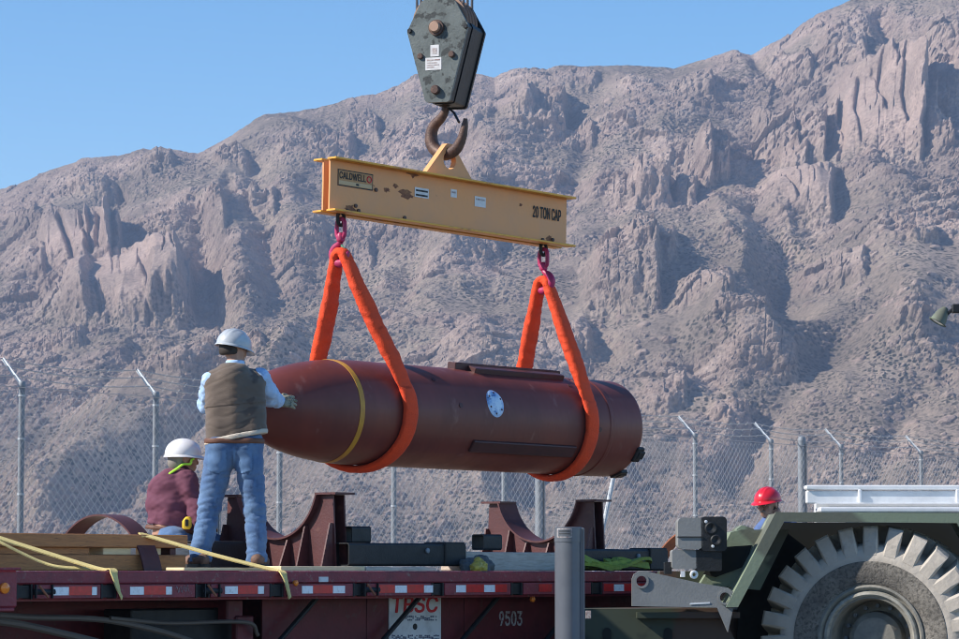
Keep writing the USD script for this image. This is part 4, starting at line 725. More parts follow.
obj('pin_collar', lathe([(0.01, 0), (0.01, 0.065), (-0.02, 0.06), (-0.02, 0)], 24, axes(kput(kx(436.5), 0, kz(29)), KB.ey, (0, 0, 1))), 'dark_rust', block)
kstud(436, 28.5, 0.046, 0.045, 'copper_rope', n=24); kstud(410, 30.5, 0.02, 0.02, 'black_steel', 'bolt', 6); kstud(466, 29.5, 0.02, 0.02, 'black_steel', 'bolt', 6)
kstud(420.5, 56.5, 0.024, 0.018, 'dark_rust', 'bolt', 12); kstud(452, 56.5, 0.026, 0.022, 'dark_rust', 'bolt', 12); kstud(436, 91, 0.036, 0.035, 'dark_rust')
for (xa, ya, xb, yb) in ((430.5, 46, 439, 57.5), (425.5, 58.5, 441.5, 71)):
    st = obj('sticker', kprism(sbox(kx(xa), kz(yb), kx(xb), kz(ya)).buffer(-0.004).buffer(0.004), -0.003, 0.0), 'sign_white', block, smooth=False)
    if ya > 50:
        for (u0, v0, u1, v1) in ((427, 60.3, 440, 61.6), (427, 63.2, 437, 64.2), (427, 65.4, 439, 66.4), (427, 67.6, 434, 68.6)): obj('print', kprism(sbox(kx(u0), kz(v1), kx(u1), kz(v0)), -0.0045, -0.002), 'paint_grey', st, smooth=False)
    else: obj('print', kprism(sbox(kx(432.5), kz(55), kx(437), kz(49)), -0.0045, -0.002), 'paint_grey', st, smooth=False)
# the hook: its plane stands across the beam
lugp = G0 + gx_ * qm + gu * 0.14
hk0 = lugp + np.array([0, 0, 0.0]); hxd = -T.ey
shank_top = np.array([*(kput(kx(445, 104), 0.18, 0))[:2], kz(102)])
def hp_(px, py): return np.array([(px - 447) / 3014 * hk0[1] / 0.743, pt(447, py, hk0[1])[2]])
path2 = [(445, 100), (445, 110), (441, 117), (433, 125), (430.5, 136), (434, 147), (444, 154), (455, 151), (461.5, 141), (464.5, 129), (465.5, 121)]
hp2 = smooth_path([hk0 + hxd * hp_(x, y)[0] + np.array([0, 0, hp_(x, y)[1] - hk0[2]]) for x, y in path2], 6)
rad = np.interp(np.linspace(0, 1, len(hp2)), [0, .12, .22, .42, .6, .75, .9, 1], [0.032, 0.032, 0.038, 0.052, 0.05, 0.042, 0.028, 0.016])
hook = obj('hook', tube(hp2, rad, 14), 'dark_rust', block, smooth=60)
obj('hook_nut', lathe([(-0.03, 0), (-0.03, 0.075), (0.04, 0.07), (0.06, 0.045), (0.06, 0)], 20, axes(hp2[0] + [0, 0, 0.01], (0, 0, -1), (1, 0, 0))), 'black_steel', block)
obj('latch', tube([hk0 + hxd * hp_(x, y)[0] + np.array([0, 0, hp_(x, y)[1] - hk0[2]]) for x, y in ((449, 109), (454, 114), (459, 124))], 0, flat=(0.014, 0.008)), 'black_steel', hook)
rope = thing('hoist_rope', 'steel hoist ropes rising from the crane block out of the picture', 'rope', kput(0, 0.18, kz(10)))
for px, n in ((417, 0.08), (421, 0.275), (460, 0.08), (463.5, 0.145), (467.5, 0.21), (472, 0.275)):
    x = kx(px, 0) - (n * math.sin(math.radians(20)) / math.cos(math.radians(20)) if False else 0); x = KB.on(px, 0, n)[0]
    obj('rope_fall', tube([KB.w(x, n, kz(24)), KB.w(x, n, kz(-40)), KB.w(x * 0.9, n, 14.0)], 0.0105, 8), 'wire_rope', rope)
# ---------------------------------------------------------------- the crane
mat('camo_paint', (0.19, 0.235, 0.165), 0.6, color2=(0.115, 0.125, 0.095), scale=1.1, amount=(0.50, 0.53), detail=2.0, bump=0.15, bscale=40, color3=(0.26, 0.29, 0.21), scale3=1.3, amount3=(0.60, 0.63))
mat('camo_dark', (0.045, 0.055, 0.035), 0.65, color2=(0.075, 0.045, 0.03), scale=1.6, amount=(0.48, 0.54), detail=2.0, color3=(0.02, 0.025, 0.02), scale3=1.3, amount3=(0.58, 0.62))
mat('crane_grey', (0.225, 0.23, 0.225), 0.5, color2=(0.18, 0.185, 0.18), scale=5, bump=0.15)
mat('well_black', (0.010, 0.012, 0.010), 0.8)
mat('tyre_rubber', (0.38, 0.343, 0.295), 0.9, color2=(0.46, 0.415, 0.36), scale=5, bump=0.5, bscale=25, color3=(0.32, 0.29, 0.255), scale3=12, amount3=(0.58, 0.72))
mat('tyre_side', (0.12, 0.11, 0.098), 0.9, color2=(0.24, 0.22, 0.19), scale=5, bump=0.5, bscale=70, amount=(0.38, 0.7), color3=(0.075, 0.07, 0.062), scale3=45, amount3=(0.45, 0.65))
mat('jack_paint', (0.105, 0.115, 0.135), 0.35, color2=(0.085, 0.094, 0.112), scale=5, coat=0.2)
mat('rim_paint', (0.16, 0.155, 0.135), 0.7, color2=(0.25, 0.235, 0.20), scale=9, bump=0.2)
mat('rim_edge', (0.30, 0.29, 0.25), 0.6, color2=(0.16, 0.15, 0.12), scale=16)
mat('aluminium', (0.80, 0.81, 0.82), 0.4, 0.25, color2=(0.68, 0.69, 0.70), scale=8)
mat('lamp_glass', (0.55, 0.58, 0.6), 0.1, 0.3, coat=0.5)
crane = thing('mobile_crane', 'camouflage painted mobile crane carrier with a huge lugged tyre at right', 'crane', C.w(2.0, 1.2, 0))
def cpoly(pts, n): return Polygon([C.on(x, y, n) for x, y in pts])
def cpr(pts, n0, n1, m, name, parent=None, holes=(), rnd=0.0, smooth=False):
    pl = cpoly(pts, n0)
    if rnd: pl = pl.buffer(-rnd).buffer(2 * rnd).buffer(-rnd)
    for (hx, hy, hr) in holes: pl = pl.difference(Point(*C.on(hx, hy, n0)).buffer(hr))
    return obj(name, vprism(C, pl, n0, n1) if False else prism(pl, n1 - n0, axes(C.w(0, n1, 0), C.ex, (0, 0, 1))), m, parent or crane, smooth=smooth)
# fender: bent plate with lips, from the picture's outline
outer = [(726, 607), (776, 512), (968, 513), (1020, 607)]; inner = [(1008, 607), (957, 523), (784, 521.5), (738, 607)]
cpr(outer + inner, -0.05, 0.0, 'camo_paint', 'fender_lip')
o2 = [(727, 605), (777, 513), (967, 514), (1019, 605)]; i2 = [(1013, 605), (962, 518.5), (780, 517.5), (732, 605)]
cpr(o2 + i2, 0.0, 0.60, 'camo_paint', 'fender')
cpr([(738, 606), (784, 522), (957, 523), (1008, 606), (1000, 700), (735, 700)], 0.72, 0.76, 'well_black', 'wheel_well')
cpr([(620, 608), (1100, 614), (1100, 700), (620, 700)], 0.80, 1.0, 'camo_dark', 'chassis_rail')
# tyre and rim
wc_s, wc_z = C.on(866, 639, 0.02); WR = 0.812; STEER = math.radians(19)
wheel = None
def wput(m): m = m.copy(); m.apply_transform(axes(C.w(wc_s + 0.03, 0.04, wc_z), (math.sin(STEER), math.cos(STEER), 0), (math.cos(STEER), -math.sin(STEER), 0))); return m     # local x = away from the camera, y right, z up
wheel = obj('tyre', wput(lathe([(0.06, 0.37), (0.03, 0.40), (0.015, 0.47), (0.0, 0.56), (0.0, 0.61), (0.03, 0.66), (0.07, 0.675), (0.14, 0.69), (0.30, 0.70), (0.46, 0.69), (0.56, 0.66), (0.60, 0.56), (0.56, 0.40), (0.52, 0.37)], 84)), 'tyre_rubber', crane, smooth=40)
sidew = obj('sidewall', wput(lathe([(0.040, 0.385), (0.020, 0.41), (0.006, 0.47), (-0.006, 0.545), (-0.004, 0.555), (0.001, 0.556)], 84)), 'tyre_side', wheel, smooth=40)
NL = 27
for k in range(NL):
    for side in (0, 1):
        a0 = 2 * PI * (k + 0.5 * side) / NL + 0.10
        sec = []   # (depth, radius, half width, skew): the lug runs from the sidewall over the shoulder to the middle
        for dpt, r0_, r1_, hw_, sk in ((-0.002, 0.60, 0.69, 0.038, 0.0), (0.012, 0.59, 0.79, 0.049, 0.0), (0.03, 0.60, WR - 0.006, 0.053, 0.006), (0.12, 0.68, WR, 0.054, 0.03), (0.31, 0.70, WR + 0.003, 0.046, 0.10)):
            d_ = dpt if side == 0 else 0.60 - dpt
            aa = a0 + sk
            for r_, h_ in ((r0_, hw_ * 1.1), (r1_, hw_)):
                for sg in (-1, 1): sec.append((d_, r_ * math.sin(aa) + sg * h_ * math.cos(aa), r_ * math.cos(aa) - sg * h_ * math.sin(aa)))
        g = None; parts = [trimesh.convex.convex_hull(np.array(sec[4 * i:4 * i + 8])) for i in range(4)]
        if side == 0 or True: obj('lug', wput(trimesh.util.concatenate(parts)), 'tyre_rubber', wheel, smooth=False, kind='stuff' if False else None)
rim = obj('rim', wput(lathe([(0.05, 0.39), (0.02, 0.385), (0.015, 0.37), (0.03, 0.355), (0.05, 0.35), (0.05, 0.325), (0.035, 0.31), (0.04, 0.29), (0.07, 0.28), (0.32, 0.27), (0.33, 0.0)], 64)), 'rim_paint', wheel, smooth=35)
obj('lock_ring', wput(lathe([(0.045, 0.345), (0.02, 0.335), (0.015, 0.318), (0.03, 0.305), (0.05, 0.30)], 64)), 'rim_edge', rim, smooth=35)
obj('hub', wput(lathe([(0.33, 0.20), (0.20, 0.19), (0.16, 0.15), (0.15, 0.0)], 40)), 'rim_paint', rim, smooth=35)
for k in range(16):
    a = 2 * PI * k / 16; obj('wheel_nut', wput(lathe([(0.33, 0.016), (0.29, 0.016), (0.29, 0)], 6, axes((0, 0.235 * math.cos(a), 0.235 * math.sin(a)), (1, 0, 0), (0, 1, 0)))), 'galvanised', rim, smooth=False)
# towing arm plate with two holes
cpr([(632, 606), (632, 579), (634, 574), (639, 571), (646, 571), (700, 583), (728, 587.5), (734, 592), (735, 600), (728, 632), (717, 607.5)], -0.02, 0.03, 'crane_grey', 'arm_plate', holes=((641.5, 581, 0.036), (725, 597.5, 0.038)))
for hx, hy in ((641.5, 581), (725, 597.5)):
    a, z = C.on(hx, hy, -0.02); obj('bushing', C.put(lathe([(-0.03, 0.037), (-0.03, 0.052), (-0.018, 0.052), (-0.018, 0.037)], 24, axes((a, 0, z), (0, 1, 0), (1, 0, 0)))), 'crane_grey', crane)
cpr([(690, 603), (710, 602), (710, 603.5), (690, 604.5)], -0.024, -0.019, 'aluminium', 'weld_mark')
# lower front frame
cpr([(581, 609), (720, 608), (735, 640), (735, 700), (581, 700)], 0.12, 0.9, 'camo_dark', 'front_frame', holes=())
for px in (607, 668):
    a, z = C.on(px, 636, 0.11); obj('frame_slot', prism(LineString([(a, z - 0.1), (a, z + 0.03)]).buffer(0.03), 0.02, axes(C.w(0, 0.125, 0), C.ex, (0, 0, 1))), 'well_black', crane, smooth=False)
cpr([(637, 612), (740, 612), (740, 618), (637, 618)], 0.04, 0.8, 'camo_dark', 'front_frame')
# lamp cluster
def rbox_px(x0, y0, x1, y1, n0, n1, m, name, parent=None, r=0.02):
    (a, zt), (b, zb) = C.on(x0, y0, n0), C.on(x1, y1, n0); pl = sbox(a, zb, b, zt).buffer(-r).buffer(r); return obj(name, prism(pl, n1 - n0, axes(C.w(0, n1, 0), C.ex, (0, 0, 1))), m, parent or crane, smooth=40)
up = rbox_px(678, 517.5, 703, 549, 0.10, 0.34, 'crane_grey', 'lamp_housing', r=0.035)
rbox_px(701, 516.5, 727, 551, 0.10, 0.34, 'black_steel', 'lamp_frame', up, 0.03)
rbox_px(678, 536.3, 703, 537.3, 0.092, 0.2, 'black_steel', 'seam', up, 0.001)
for px, py, r in ((711, 528, 0.045), (716, 540, 0.04)):
    a, z = C.on(px, py, 0.09); obj('lamp_lens', C.put(lathe([(0.0, r), (-0.015, r), (-0.02, r * 0.8), (-0.006, 0)], 20, axes((a, 0.10, z), (0, 1, 0), (1, 0, 0)))), 'black_steel', up)
for px, py in ((706, 521.5), (713, 546)):
    a, z = C.on(px, py, 0.085); obj('lamp_screw', C.put(lathe([(0.0, 0.012), (-0.012, 0.012), (-0.014, 0)], 8, axes((a, 0.10, z), (0, 1, 0), (1, 0, 0)))), 'aluminium', up)
lo_ = rbox_px(672, 549.5, 697, 569, 0.12, 0.34, 'crane_grey', 'lamp_housing', r=0.02); rbox_px(696, 549.5, 722, 571, 0.12, 0.34, 'black_steel', 'lamp_frame', lo_, 0.015)
rbox_px(681, 571, 685, 577, 0.1, 0.2, 'aluminium', 'bracket', r=0.002); rbox_px(665, 562, 672, 574, 0.2, 0.34, 'black_steel', 'bracket', r=0.002)
a, z = C.on(694, 574.5, 0.06); obj('tow_shackle', C.put(trimesh.creation.torus(0.022, 0.010, 16, 8, transform=axes((a, 0.06, z), (1, 0.3, 0), (0, 0, 1)))), 'aluminium', crane)
rbox_px(660, 571, 730, 590, 0.6, 0.9, 'camo_dark', 'front_frame', r=0.01)
# engine hood with slanting side
cpr([(700, 584), (724, 546), (731, 532), (742, 529.5), (772, 529.5), (790, 529.5), (760, 590)], 0.42, 1.9, 'camo_paint', 'hood', rnd=0.01)
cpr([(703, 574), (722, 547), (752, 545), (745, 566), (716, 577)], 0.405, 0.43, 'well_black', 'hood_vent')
cpr([(734, 531), (742, 525), (752, 528), (760, 531)], 0.9, 1.3, 'camo_paint', 'hood_bulge', rnd=0.01)
cpr([(727, 600), (756, 556), (758, 560), (732, 603)], 0.30, 0.42, 'black_steel', 'hose')
# aluminium deck rails above the fender
def railpx(x0, x1, y0, y1, n0, n1, name='deck_rail'):
    (a, zt), (b, zb) = C.on(x0, y0, n0), C.on(x1, y1, n0); zt = min(zt, 9); h = C.on(x0, y1, n0)[1]
    return obj(name, C.put(cbox(np.array([a, n0, h]), np.array([b, n1, zt]), 0.008)), 'aluminium', crane)
r1 = railpx(806, 1120, 485, 489.5, 1.35, 1.5); railpx(806.5, 1120, 490.4, 503.5, 1.37, 1.46); railpx(820, 1120, 507, 512, 1.2, 1.5)
for px in (860, 958, 1050): railpx(px - 2, px + 2, 489, 503, 1.345, 1.37, 'rail_clip')
railpx(815, 1120, 503, 540, 1.55, 1.62, 'deck_panel')
a, z = C.on(760, 640, 1.0)
obj('chassis_box', C.put(cbox(np.array([1.7, 1.0, 0.75]), np.array([4.2, 2.3, C.on(900, 520, 1.0)[1] - 0.05]), 0.02)), 'camo_dark', crane)
# far wheel and a rear wheel out of the picture
for s_, n_ in ((wc_s, 1.9), (wc_s + 3.0, 0.02)):
    obj('tyre', C.put(lathe([(0.06, 0.37), (0.0, 0.5), (0.0, 0.68), (0.05, 0.80), (0.55, 0.80), (0.60, 0.6), (0.56, 0.37), (0.3, 0.3), (0.3, 0)], 40, axes((s_, n_, wc_z), (0, 1, 0), (1, 0, 0)))), 'tyre_rubber', crane)
# work lamp on an arm at the right edge
yy = 0.2; a, z = C.on(941, 316, yy)
d1 = np.array([-0.5, -0.25, -0.83]); d1 /= np.linalg.norm(d1)
lamp = obj('work_lamp', C.put(lathe([(0.055, 0.072), (0.06, 0.066), (0.05, 0.06), (0.03, 0.058), (-0.03, 0.045), (-0.075, 0.02), (-0.08, 0)], 24, axes((a, yy, z), d1, (0, 1, 0)))), 'camo_paint', crane)
obj('lamp_lens', C.put(lathe([(0.052, 0.062), (0.058, 0.03), (0.06, 0)], 20, axes((a, yy, z), d1, (0, 1, 0)))), 'lamp_glass', lamp)
p1_, p2_ = C.on(947, 315, yy), C.on(953, 309, yy)
obj('lamp_arm', [C.put(tube([(p1_[0] - 0.02, yy, p1_[1] - 0.01), (p2_[0], yy, p2_[1]), (p2_[0] + 0.35, yy, p2_[1] + 0.03), (p2_[0] + 0.42, yy, p2_[1] - 0.2), (p2_[0] + 0.42, yy, 2.0)], 0.014, 8))], 'black_steel', crane)
obj('arm_joint', C.put(cbox(np.array([p2_[0] - 0.01, yy - 0.03, p2_[1] - 0.03]), np.array([p2_[0] + 0.08, yy + 0.03, p2_[1] + 0.035]), 0.008)), 'black_steel', crane)
# jack post
JY = 20.3; jb = pt(568.5, 600, JY); jt = pt(568.5, 527, JY)[2]
jack = thing('jack_post', 'grey painted cylindrical crane jack post standing in front of the trailer', 'jack', (jb[0], JY, 0))
jr = 13.6 / FPX * JY
obj('cylinder', lathe([(0.0, 0), (0.0, 0.3), (0.05, 0.3), (0.06, jr), (jt - 0.012, jr), (jt, jr - 0.012), (jt, jr - 0.03), (jt - 0.02, jr - 0.035), (jt - 0.02, 0)], 48, axes((jb[0], JY, 0), (0, 0, 1), (1, 0, 0))), 'jack_paint', jack, smooth=35)
x0, x1 = pt(579.5, 600, JY)[0], pt(584.5, 600, JY)[0]
obj('side_plate', cbox(np.array([x0, JY - 0.05, 0.3]), np.array([x1, JY + 0.12, jt - 0.004]), 0.006), 'jack_paint', jack)
obj('gland_ring', lathe([(jt - 0.10, jr), (jt - 0.10, jr + 0.003), (jt - 0.004, jr + 0.003), (jt - 0.002, jr)], 48, axes((jb[0], JY, 0), (0, 0, 1), (1, 0, 0))), 'jack_paint', jack)
def jbox(xa, ya, xb, yb, m, name, rr, parent):
    A_ = [math.asin(np.clip((pt(x, 560, JY)[0] - jb[0]) / jr, -1, 1)) for x in (xa, xb)]; za, zb = pt(568, ya, JY)[2], pt(568, yb, JY)[2]; th = np.linspace(A_[0], A_[1], 12)
    pl = Polygon([(rr * math.sin(t), -rr * math.cos(t)) for t in th] + [((jr - 0.004) * math.sin(t), -(jr - 0.004) * math.cos(t)) for t in th[::-1]])
    M = np.eye(4); M[:3, 3] = (jb[0], JY, min(za, zb)); return obj(name, prism(pl, abs(za - zb), M), m, parent, smooth=30)
pl_ = jbox(557.5, 528.5, 571.5, 537.5, 'paint_grey', 'data_plate', jr + 0.005, jack)
jbox(558.3, 529.5, 570.7, 536.5, 'jack_paint', 'plate_face', jr + 0.0062, pl_); jbox(559.5, 530.8, 569.5, 531.8, 'paint_black', 'print', jr + 0.0068, pl_); jbox(559.5, 533.5, 569.5, 534.3, 'paint_black', 'print', jr + 0.0068, pl_)
obj('base_pad', lathe([(0, 0), (0, 0.45), (0.04, 0.45), (0.05, 0.4), (0.05, 0)], 32, axes((jb[0], JY, 0.0), (0, 0, 1), (1, 0, 0))), 'black_steel', jack)
obj('outrigger_beam', [prism(sbox(0, 0, 0.22, 0.26), 0.9, axes((jb[0] + 0.08, JY - 0.02, 0.62), (-math.sin(0.9) * 0 + 0, 1, 0), (0, 0, 1)))], 'camo_dark', jack, smooth=False)
obj('plate_mark', [cbox(np.array([pt(585.5, 616, JY + 0.2)[0], JY + 0.18, pt(588, 619, JY)[2]]), np.array([pt(591, 616, JY + 0.2)[0], JY + 0.19, pt(588, 611, JY)[2]]), 0.002)], 'paint_grey', jack, smooth=False)
# ---------------------------------------------------------------- people
mat('skin', (0.40, 0.22, 0.15), 0.55, color2=(0.34, 0.17, 0.11), scale=12)
mat('hair', (0.03, 0.022, 0.018), 0.7); mat('hair_grey', (0.20, 0.18, 0.16), 0.75)
mat('denim', (0.060, 0.125, 0.255), 0.85, color2=(0.105, 0.19, 0.33), scale=7, amount=(0.42, 0.68), bump=0.3, bscale=300, color3=(0.035, 0.08, 0.18), scale3=16, amount3=(0.56, 0.72), sheen=0.2)
mat('denim_worn', (0.10, 0.185, 0.33), 0.85, color2=(0.075, 0.15, 0.28), scale=25)
mat('vest_canvas', (0.105, 0.080, 0.064), 0.9, color2=(0.13, 0.10, 0.08), scale=6, bump=0.3, bscale=200, sheen=0.2)
mat('fleece', (0.52, 0.46, 0.38), 0.95, bump=0.6, bscale=150)
mat('shirt_blue', (0.34, 0.50, 0.74), 0.85, color2=(0.42, 0.57, 0.78), scale=18, bump=0.2, bscale=200)
mat('shirt_maroon', (0.115, 0.035, 0.062), 0.85, color2=(0.15, 0.05, 0.08), scale=9, bump=0.2, bscale=200)
mat('shirt_navy', (0.07, 0.12, 0.27), 0.85, color2=(0.08, 0.13, 0.27), scale=12)
mat('silver_hat', (0.42, 0.45, 0.48), 0.38, color2=(0.32, 0.35, 0.38), scale=12, coat=0.2)
mat('white_hat', (0.80, 0.79, 0.78), 0.35, color2=(0.7, 0.69, 0.68), scale=14, coat=0.2)
mat('red_hat', (0.62, 0.015, 0.03), 0.3, color2=(0.5, 0.015, 0.03), scale=10, coat=0.3)
mat('boot_leather', (0.17, 0.095, 0.065), 0.7, color2=(0.12, 0.065, 0.045), scale=14, bump=0.4)
mat('glove_cloth', (0.26, 0.25, 0.19), 0.85, color2=(0.10, 0.10, 0.075), scale=35, amount=(0.5, 0.6), bump=0.3, bscale=150)
mat('glove_leather', (0.36, 0.19, 0.07), 0.7, color2=(0.26, 0.13, 0.05), scale=20)
mat('belt_leather', (0.12, 0.05, 0.03), 0.6); mat('neon_cord', (0.45, 0.85, 0.06), 0.6); mat('tool_yellow', (0.72, 0.46, 0.03), 0.4); mat('eye_white', (0.7, 0.68, 0.65), 0.2); mat('lens_dark', (0.02, 0.02, 0.02), 0.1)
def nz(v): v = np.array(v, float); return v / np.linalg.norm(v)
def headprims(c, fwd, up):
    f = nz(fwd); u = nz(np.array(up) - f * (np.array(up) @ f)); r = np.cross(f, u); c = np.array(c, float)
    P = lambda a, b, d: c + f * a + r * b + u * d
    pr = [(P(-.02, 0, .03), P(.015, 0, .03), .092, .088), (P(.02, 0, -.01), P(.042, 0, -.07), .072, .05), (P(.062, -.012, -.088), P(.062, .012, -.088), .026, .026),
          (P(.096, 0, .008), P(.113, 0, -.032), .010, .016), (P(.082, -.032, .024), P(.082, .032, .024), .016, .016), (P(.066, -.042, -.028), P(.074, -.03, -.03), .022, .02), (P(.066, .042, -.028), P(.074, .03, -.03), .022, .02),
          (P(.091, -.018, -.062), P(.091, .018, -.062), .010, .010), (P(.088, -.014, -.075), P(.088, .014, -.075), .009, .009),
          (P(-.005, -.082, -.005), P(-.012, -.086, -.035), .024, .016, r, .45), (P(-.005, .082, -.005), P(-.012, .086, -.035), .024, .016, r, .45)]
    return pr, P, (f, r, u)
def hat(c, fwd, up, m, parent, R=(0.114, 0.138, 0.108), visor=0.045):
    f = nz(fwd); u = nz(np.array(up) - f * (np.array(up) @ f)); r = np.cross(f, u); c = np.array(c, float); NA, NB = 56, 18; V = []
    ph = np.linspace(0, 2 * PI, NA, endpoint=False)
    rows = [(math.cos(t), math.sin(t)) for t in np.linspace(0.06, PI / 2, NB)][::-1]
    prof = rows                                                                                # top ... (cos small) to rim
    rings = []
    for cr, sr in [(math.sin(t), math.cos(t)) for t in np.linspace(0.05, PI / 2, NB)]:
        rings.append((cr, sr, 0.0, 1))
    rings += [(1.0, -0.10, 0.0, 0), (1.0, -0.13, 0.45, 0), (1.0, -0.20, 1.0, 0), (1.0, -0.235, 1.0, 0), (0.98, -0.20, 0.3, 0), (0.95, -0.14, 0.0, 0), (0.9, 0.2, 0, 0), (0.6, 0.6, 0, 0), (0.05, 0.8, 0, 0)]
    for cr, sr, br, ridge in rings:
        for p in ph:
            x, y = math.cos(p), math.sin(p); bw = br * (0.010 + (visor * max(0, math.cos(p)) ** 1.5))
            fx = cr * R[1] * x; ry = cr * R[0] * y
            rg = 0
            if ridge: rg = 0.0065 * sum(math.exp(-((ry - q) / 0.010) ** 2) for q in (-0.034, 0.0, 0.034)) * min(1, 1.6 * sr)
            V.append(c + f * (fx + bw * x) + r * (ry + bw * y * (0.3 + 0.7 * abs(y))) + u * (R[2] * sr + rg - (0.25 * bw if br else 0)))
    V = np.array(V); F = []; K = len(rings)
    for i in range(K - 1):
        for k in range(NA): a, b, d, e = i * NA + k, i * NA + (k + 1) % NA, (i + 1) * NA + (k + 1) % NA, (i + 1) * NA + k; F += [[a, d, b], [a, e, d]]
    V = np.vstack([V, V[:NA].mean(0)[None]]); F += [[len(V) - 1, k, (k + 1) % NA] for k in range(NA)]
    m_ = trimesh.Trimesh(V, np.array(F), process=False); m_.fix_normals()
    h = obj('hard_hat', m_, m, parent, smooth=40); return h, (f, r, u), c
def hand(w, d, back, side, parent, m, s=1.0, curl=0.35, name='glove', spread=0.16):
    """w wrist, d direction of the fingers, back: outward normal of the back of the hand, side: +1/-1 which side the thumb leaves."""
    d = nz(d); b = nz(np.array(back) - d * (np.array(back) @ d)); t = np.cross(b, d) * side; w = np.array(w, float)
    P = lambda x, y, z: w + (d * x + t * y + b * z) * s
    pr = [(P(-.05, 0, 0), P(.0, 0, 0), .036 * s, .031 * s), (P(0, .012, 0), P(.075, .026, 0), .026 * s, .020 * s, b, .8), (P(0, -.012, 0), P(.072, -.028, 0), .026 * s, .019 * s, b, .8), (P(.01, 0, 0), P(.078, 0, .002), .026 * s, .020 * s, b, .8)]
    for i, (y, ln) in enumerate(((.032, .072), (.011, .080), (-.011, .074), (-.032, .058))):
        k = (y / 0.032) * spread; p = P(.074 - .006 * abs(i - 1), y, 0); ang = 0.15
        for j, (fr, rad) in enumerate(((.45, .0112), (.32, .0105), (.23, .0095))):
            ang += curl * (0.7 if j == 0 else 1.0); q = p + (d * math.cos(ang) * math.cos(k) + t * math.sin(k) - b * math.sin(ang)) * ln * fr * s; pr.append((p, q, rad * s, rad * 0.93 * s)); p = q
    p = P(.018, .028, -.006); q = P(.050, .058, -.02); e = P(.078, .064, -.034); pr += [(p, q, .015 * s, .0125 * s), (q, e, .012 * s, .010 * s)]
    return obj(name, blob(pr, 0.0042 * s, 0.006 * s, smooth=3), m, parent, smooth=True)
def boot(heel, toe, ankle, parent):
    heel, toe, ankle = map(lambda v: np.array(v, float), (heel, toe, ankle)); z = np.array([0, 0, 1.0]); f = nz((toe - heel) * [1, 1, 0]); r = np.cross(f, z)
    pr = [(heel + z * .05, toe + z * .042, .045, .043), (ankle + z * 0.05, heel + f * .05 + z * .06, .056, .052), (heel + f * .06 + z * .075, toe - f * .03 + z * .05, .045, .035), (toe - f * .01 - r * .012 + z * .04, toe - f * .01 + r * .012 + z * .04, .042, .042)]
    b = obj('boot', blob(pr, 0.008, 0.02, cut=[(heel + z * 0.012, -z)]), 'boot_leather', parent, smooth=True)
    obj('sole', prism(LineString([tuple((heel - f * .005)[:2]), tuple((toe)[:2])]).buffer(0.05), 0.022, np.array([[1, 0, 0, 0], [0, 1, 0, 0], [0, 0, 1, heel[2] + 0.001], [0, 0, 0, 1.0]])), 'paint_black', b, smooth=40)
def patch(mesh, sel, off):
    """Copies the selected faces of a garment a little outwards: a pocket or a seam lying on the cloth."""
    c = mesh.triangles_center; m = sel(c) ; f = mesh.faces[m]; n = mesh.vertex_normals; idx = np.unique(f); mp = -np.ones(len(mesh.vertices), int); mp[idx] = np.arange(len(idx))
    top = mesh.vertices[idx] + n[idx] * off; F = mp[f]
    return trimesh.Trimesh(top, F, process=False)
def topx(c):
    d = c - np.array([0, 0, EYE]); fx = d[:, 1] * cp + d[:, 2] * sp; u = d[:, 0] / fx; v = (d[:, 1] * sp - d[:, 2] * cp) / fx; return 479.5 + u * FPX, 319.5 + v * FPX
# ---- the standing worker
Y1m = 20.95
p1 = thing('person', 'standing person in brown vest, jeans and silver hard hat touching the bomb nose', 'person', (*pt(228, 571, Y1m)[:2], DZ))
q = pt
hd, HP1, hax = headprims(q(233.5, 349, 21.02), (0.55, 0.83, -0.12), (0.03, -0.1, 1))
J = dict(neck=q(235, 366, 20.99), ls=q(212, 381, 20.95), rs=q(259, 378, 21.02), le=q(207, 405, 21.14), lw=q(226, 424, 21.40), re=q(271, 397, 21.22), rw=q(278, 401.5, 21.46),
         lh=q(222, 448, Y1m), rh=q(247, 448, Y1m), lk=q(210, 503, Y1m + .04), rk=q(254.5, 506, Y1m + .03), la=q(200, 560, Y1m), ra=q(257, 559, Y1m))
body = [(J['neck'] + [0, 0, .08], J['neck'] - [0, 0, .02], .056, .06), (q(222, 384, Y1m), q(223, 432, Y1m), .085, .08), (q(243, 384, Y1m), q(244, 432, Y1m), .085, .08), (J['ls'], J['rs'], .05, .05),
        (J['ls'], J['le'], .05, .042), (J['le'], J['lw'], .04, .03), (J['rs'], J['re'], .05, .042), (J['re'], J['rw'], .04, .03), (J['lh'], J['rh'], .09, .09),
        (J['lh'], J['lk'], .085, .06), (J['lk'], J['la'], .06, .045), (J['rh'], J['rk'], .085, .06), (J['rk'], J['ra'], .06, .045)]
obj('body', blob(hd + body, 0.009, 0.022), 'skin', p1, smooth=True)
obj('hair', blob([(HP1(-.025, 0, .02), HP1(-.035, 0, -.012), .093, .080)], 0.009, 0.02, cut=[(HP1(-.04, 0, -.05), (0, 0, -1))]), 'hair', p1, smooth=True)
hat(HP1(0.0, 0, 0.030), (0.55, 0.83, -0.16), (0.03, -0.13, 1), 'silver_hat', p1)
je = blob([(J['lh'] + [0, 0, .03], J['rh'] + [0, 0, .03], .116, .112), (J['lh'], J['lk'], .114, .086), (J['lk'], J['la'] + [0, 0, .04], .086, .078), (J['la'], J['la'] - [0, 0, .015], .080, .080), (J['rh'], J['rk'], .108, .082), (J['rk'], J['ra'] + [0, 0, .04], .082, .075), (J['ra'], J['ra'] - [0, 0, .015], .078, .078)],
          0.010, 0.03, cut=[(q(200, 562.5, Y1m), (0, 0, -1)), (q(230, 428, Y1m), (0, 0, 1))], wrinkle=(0.007, (7, 7, 9), 5))
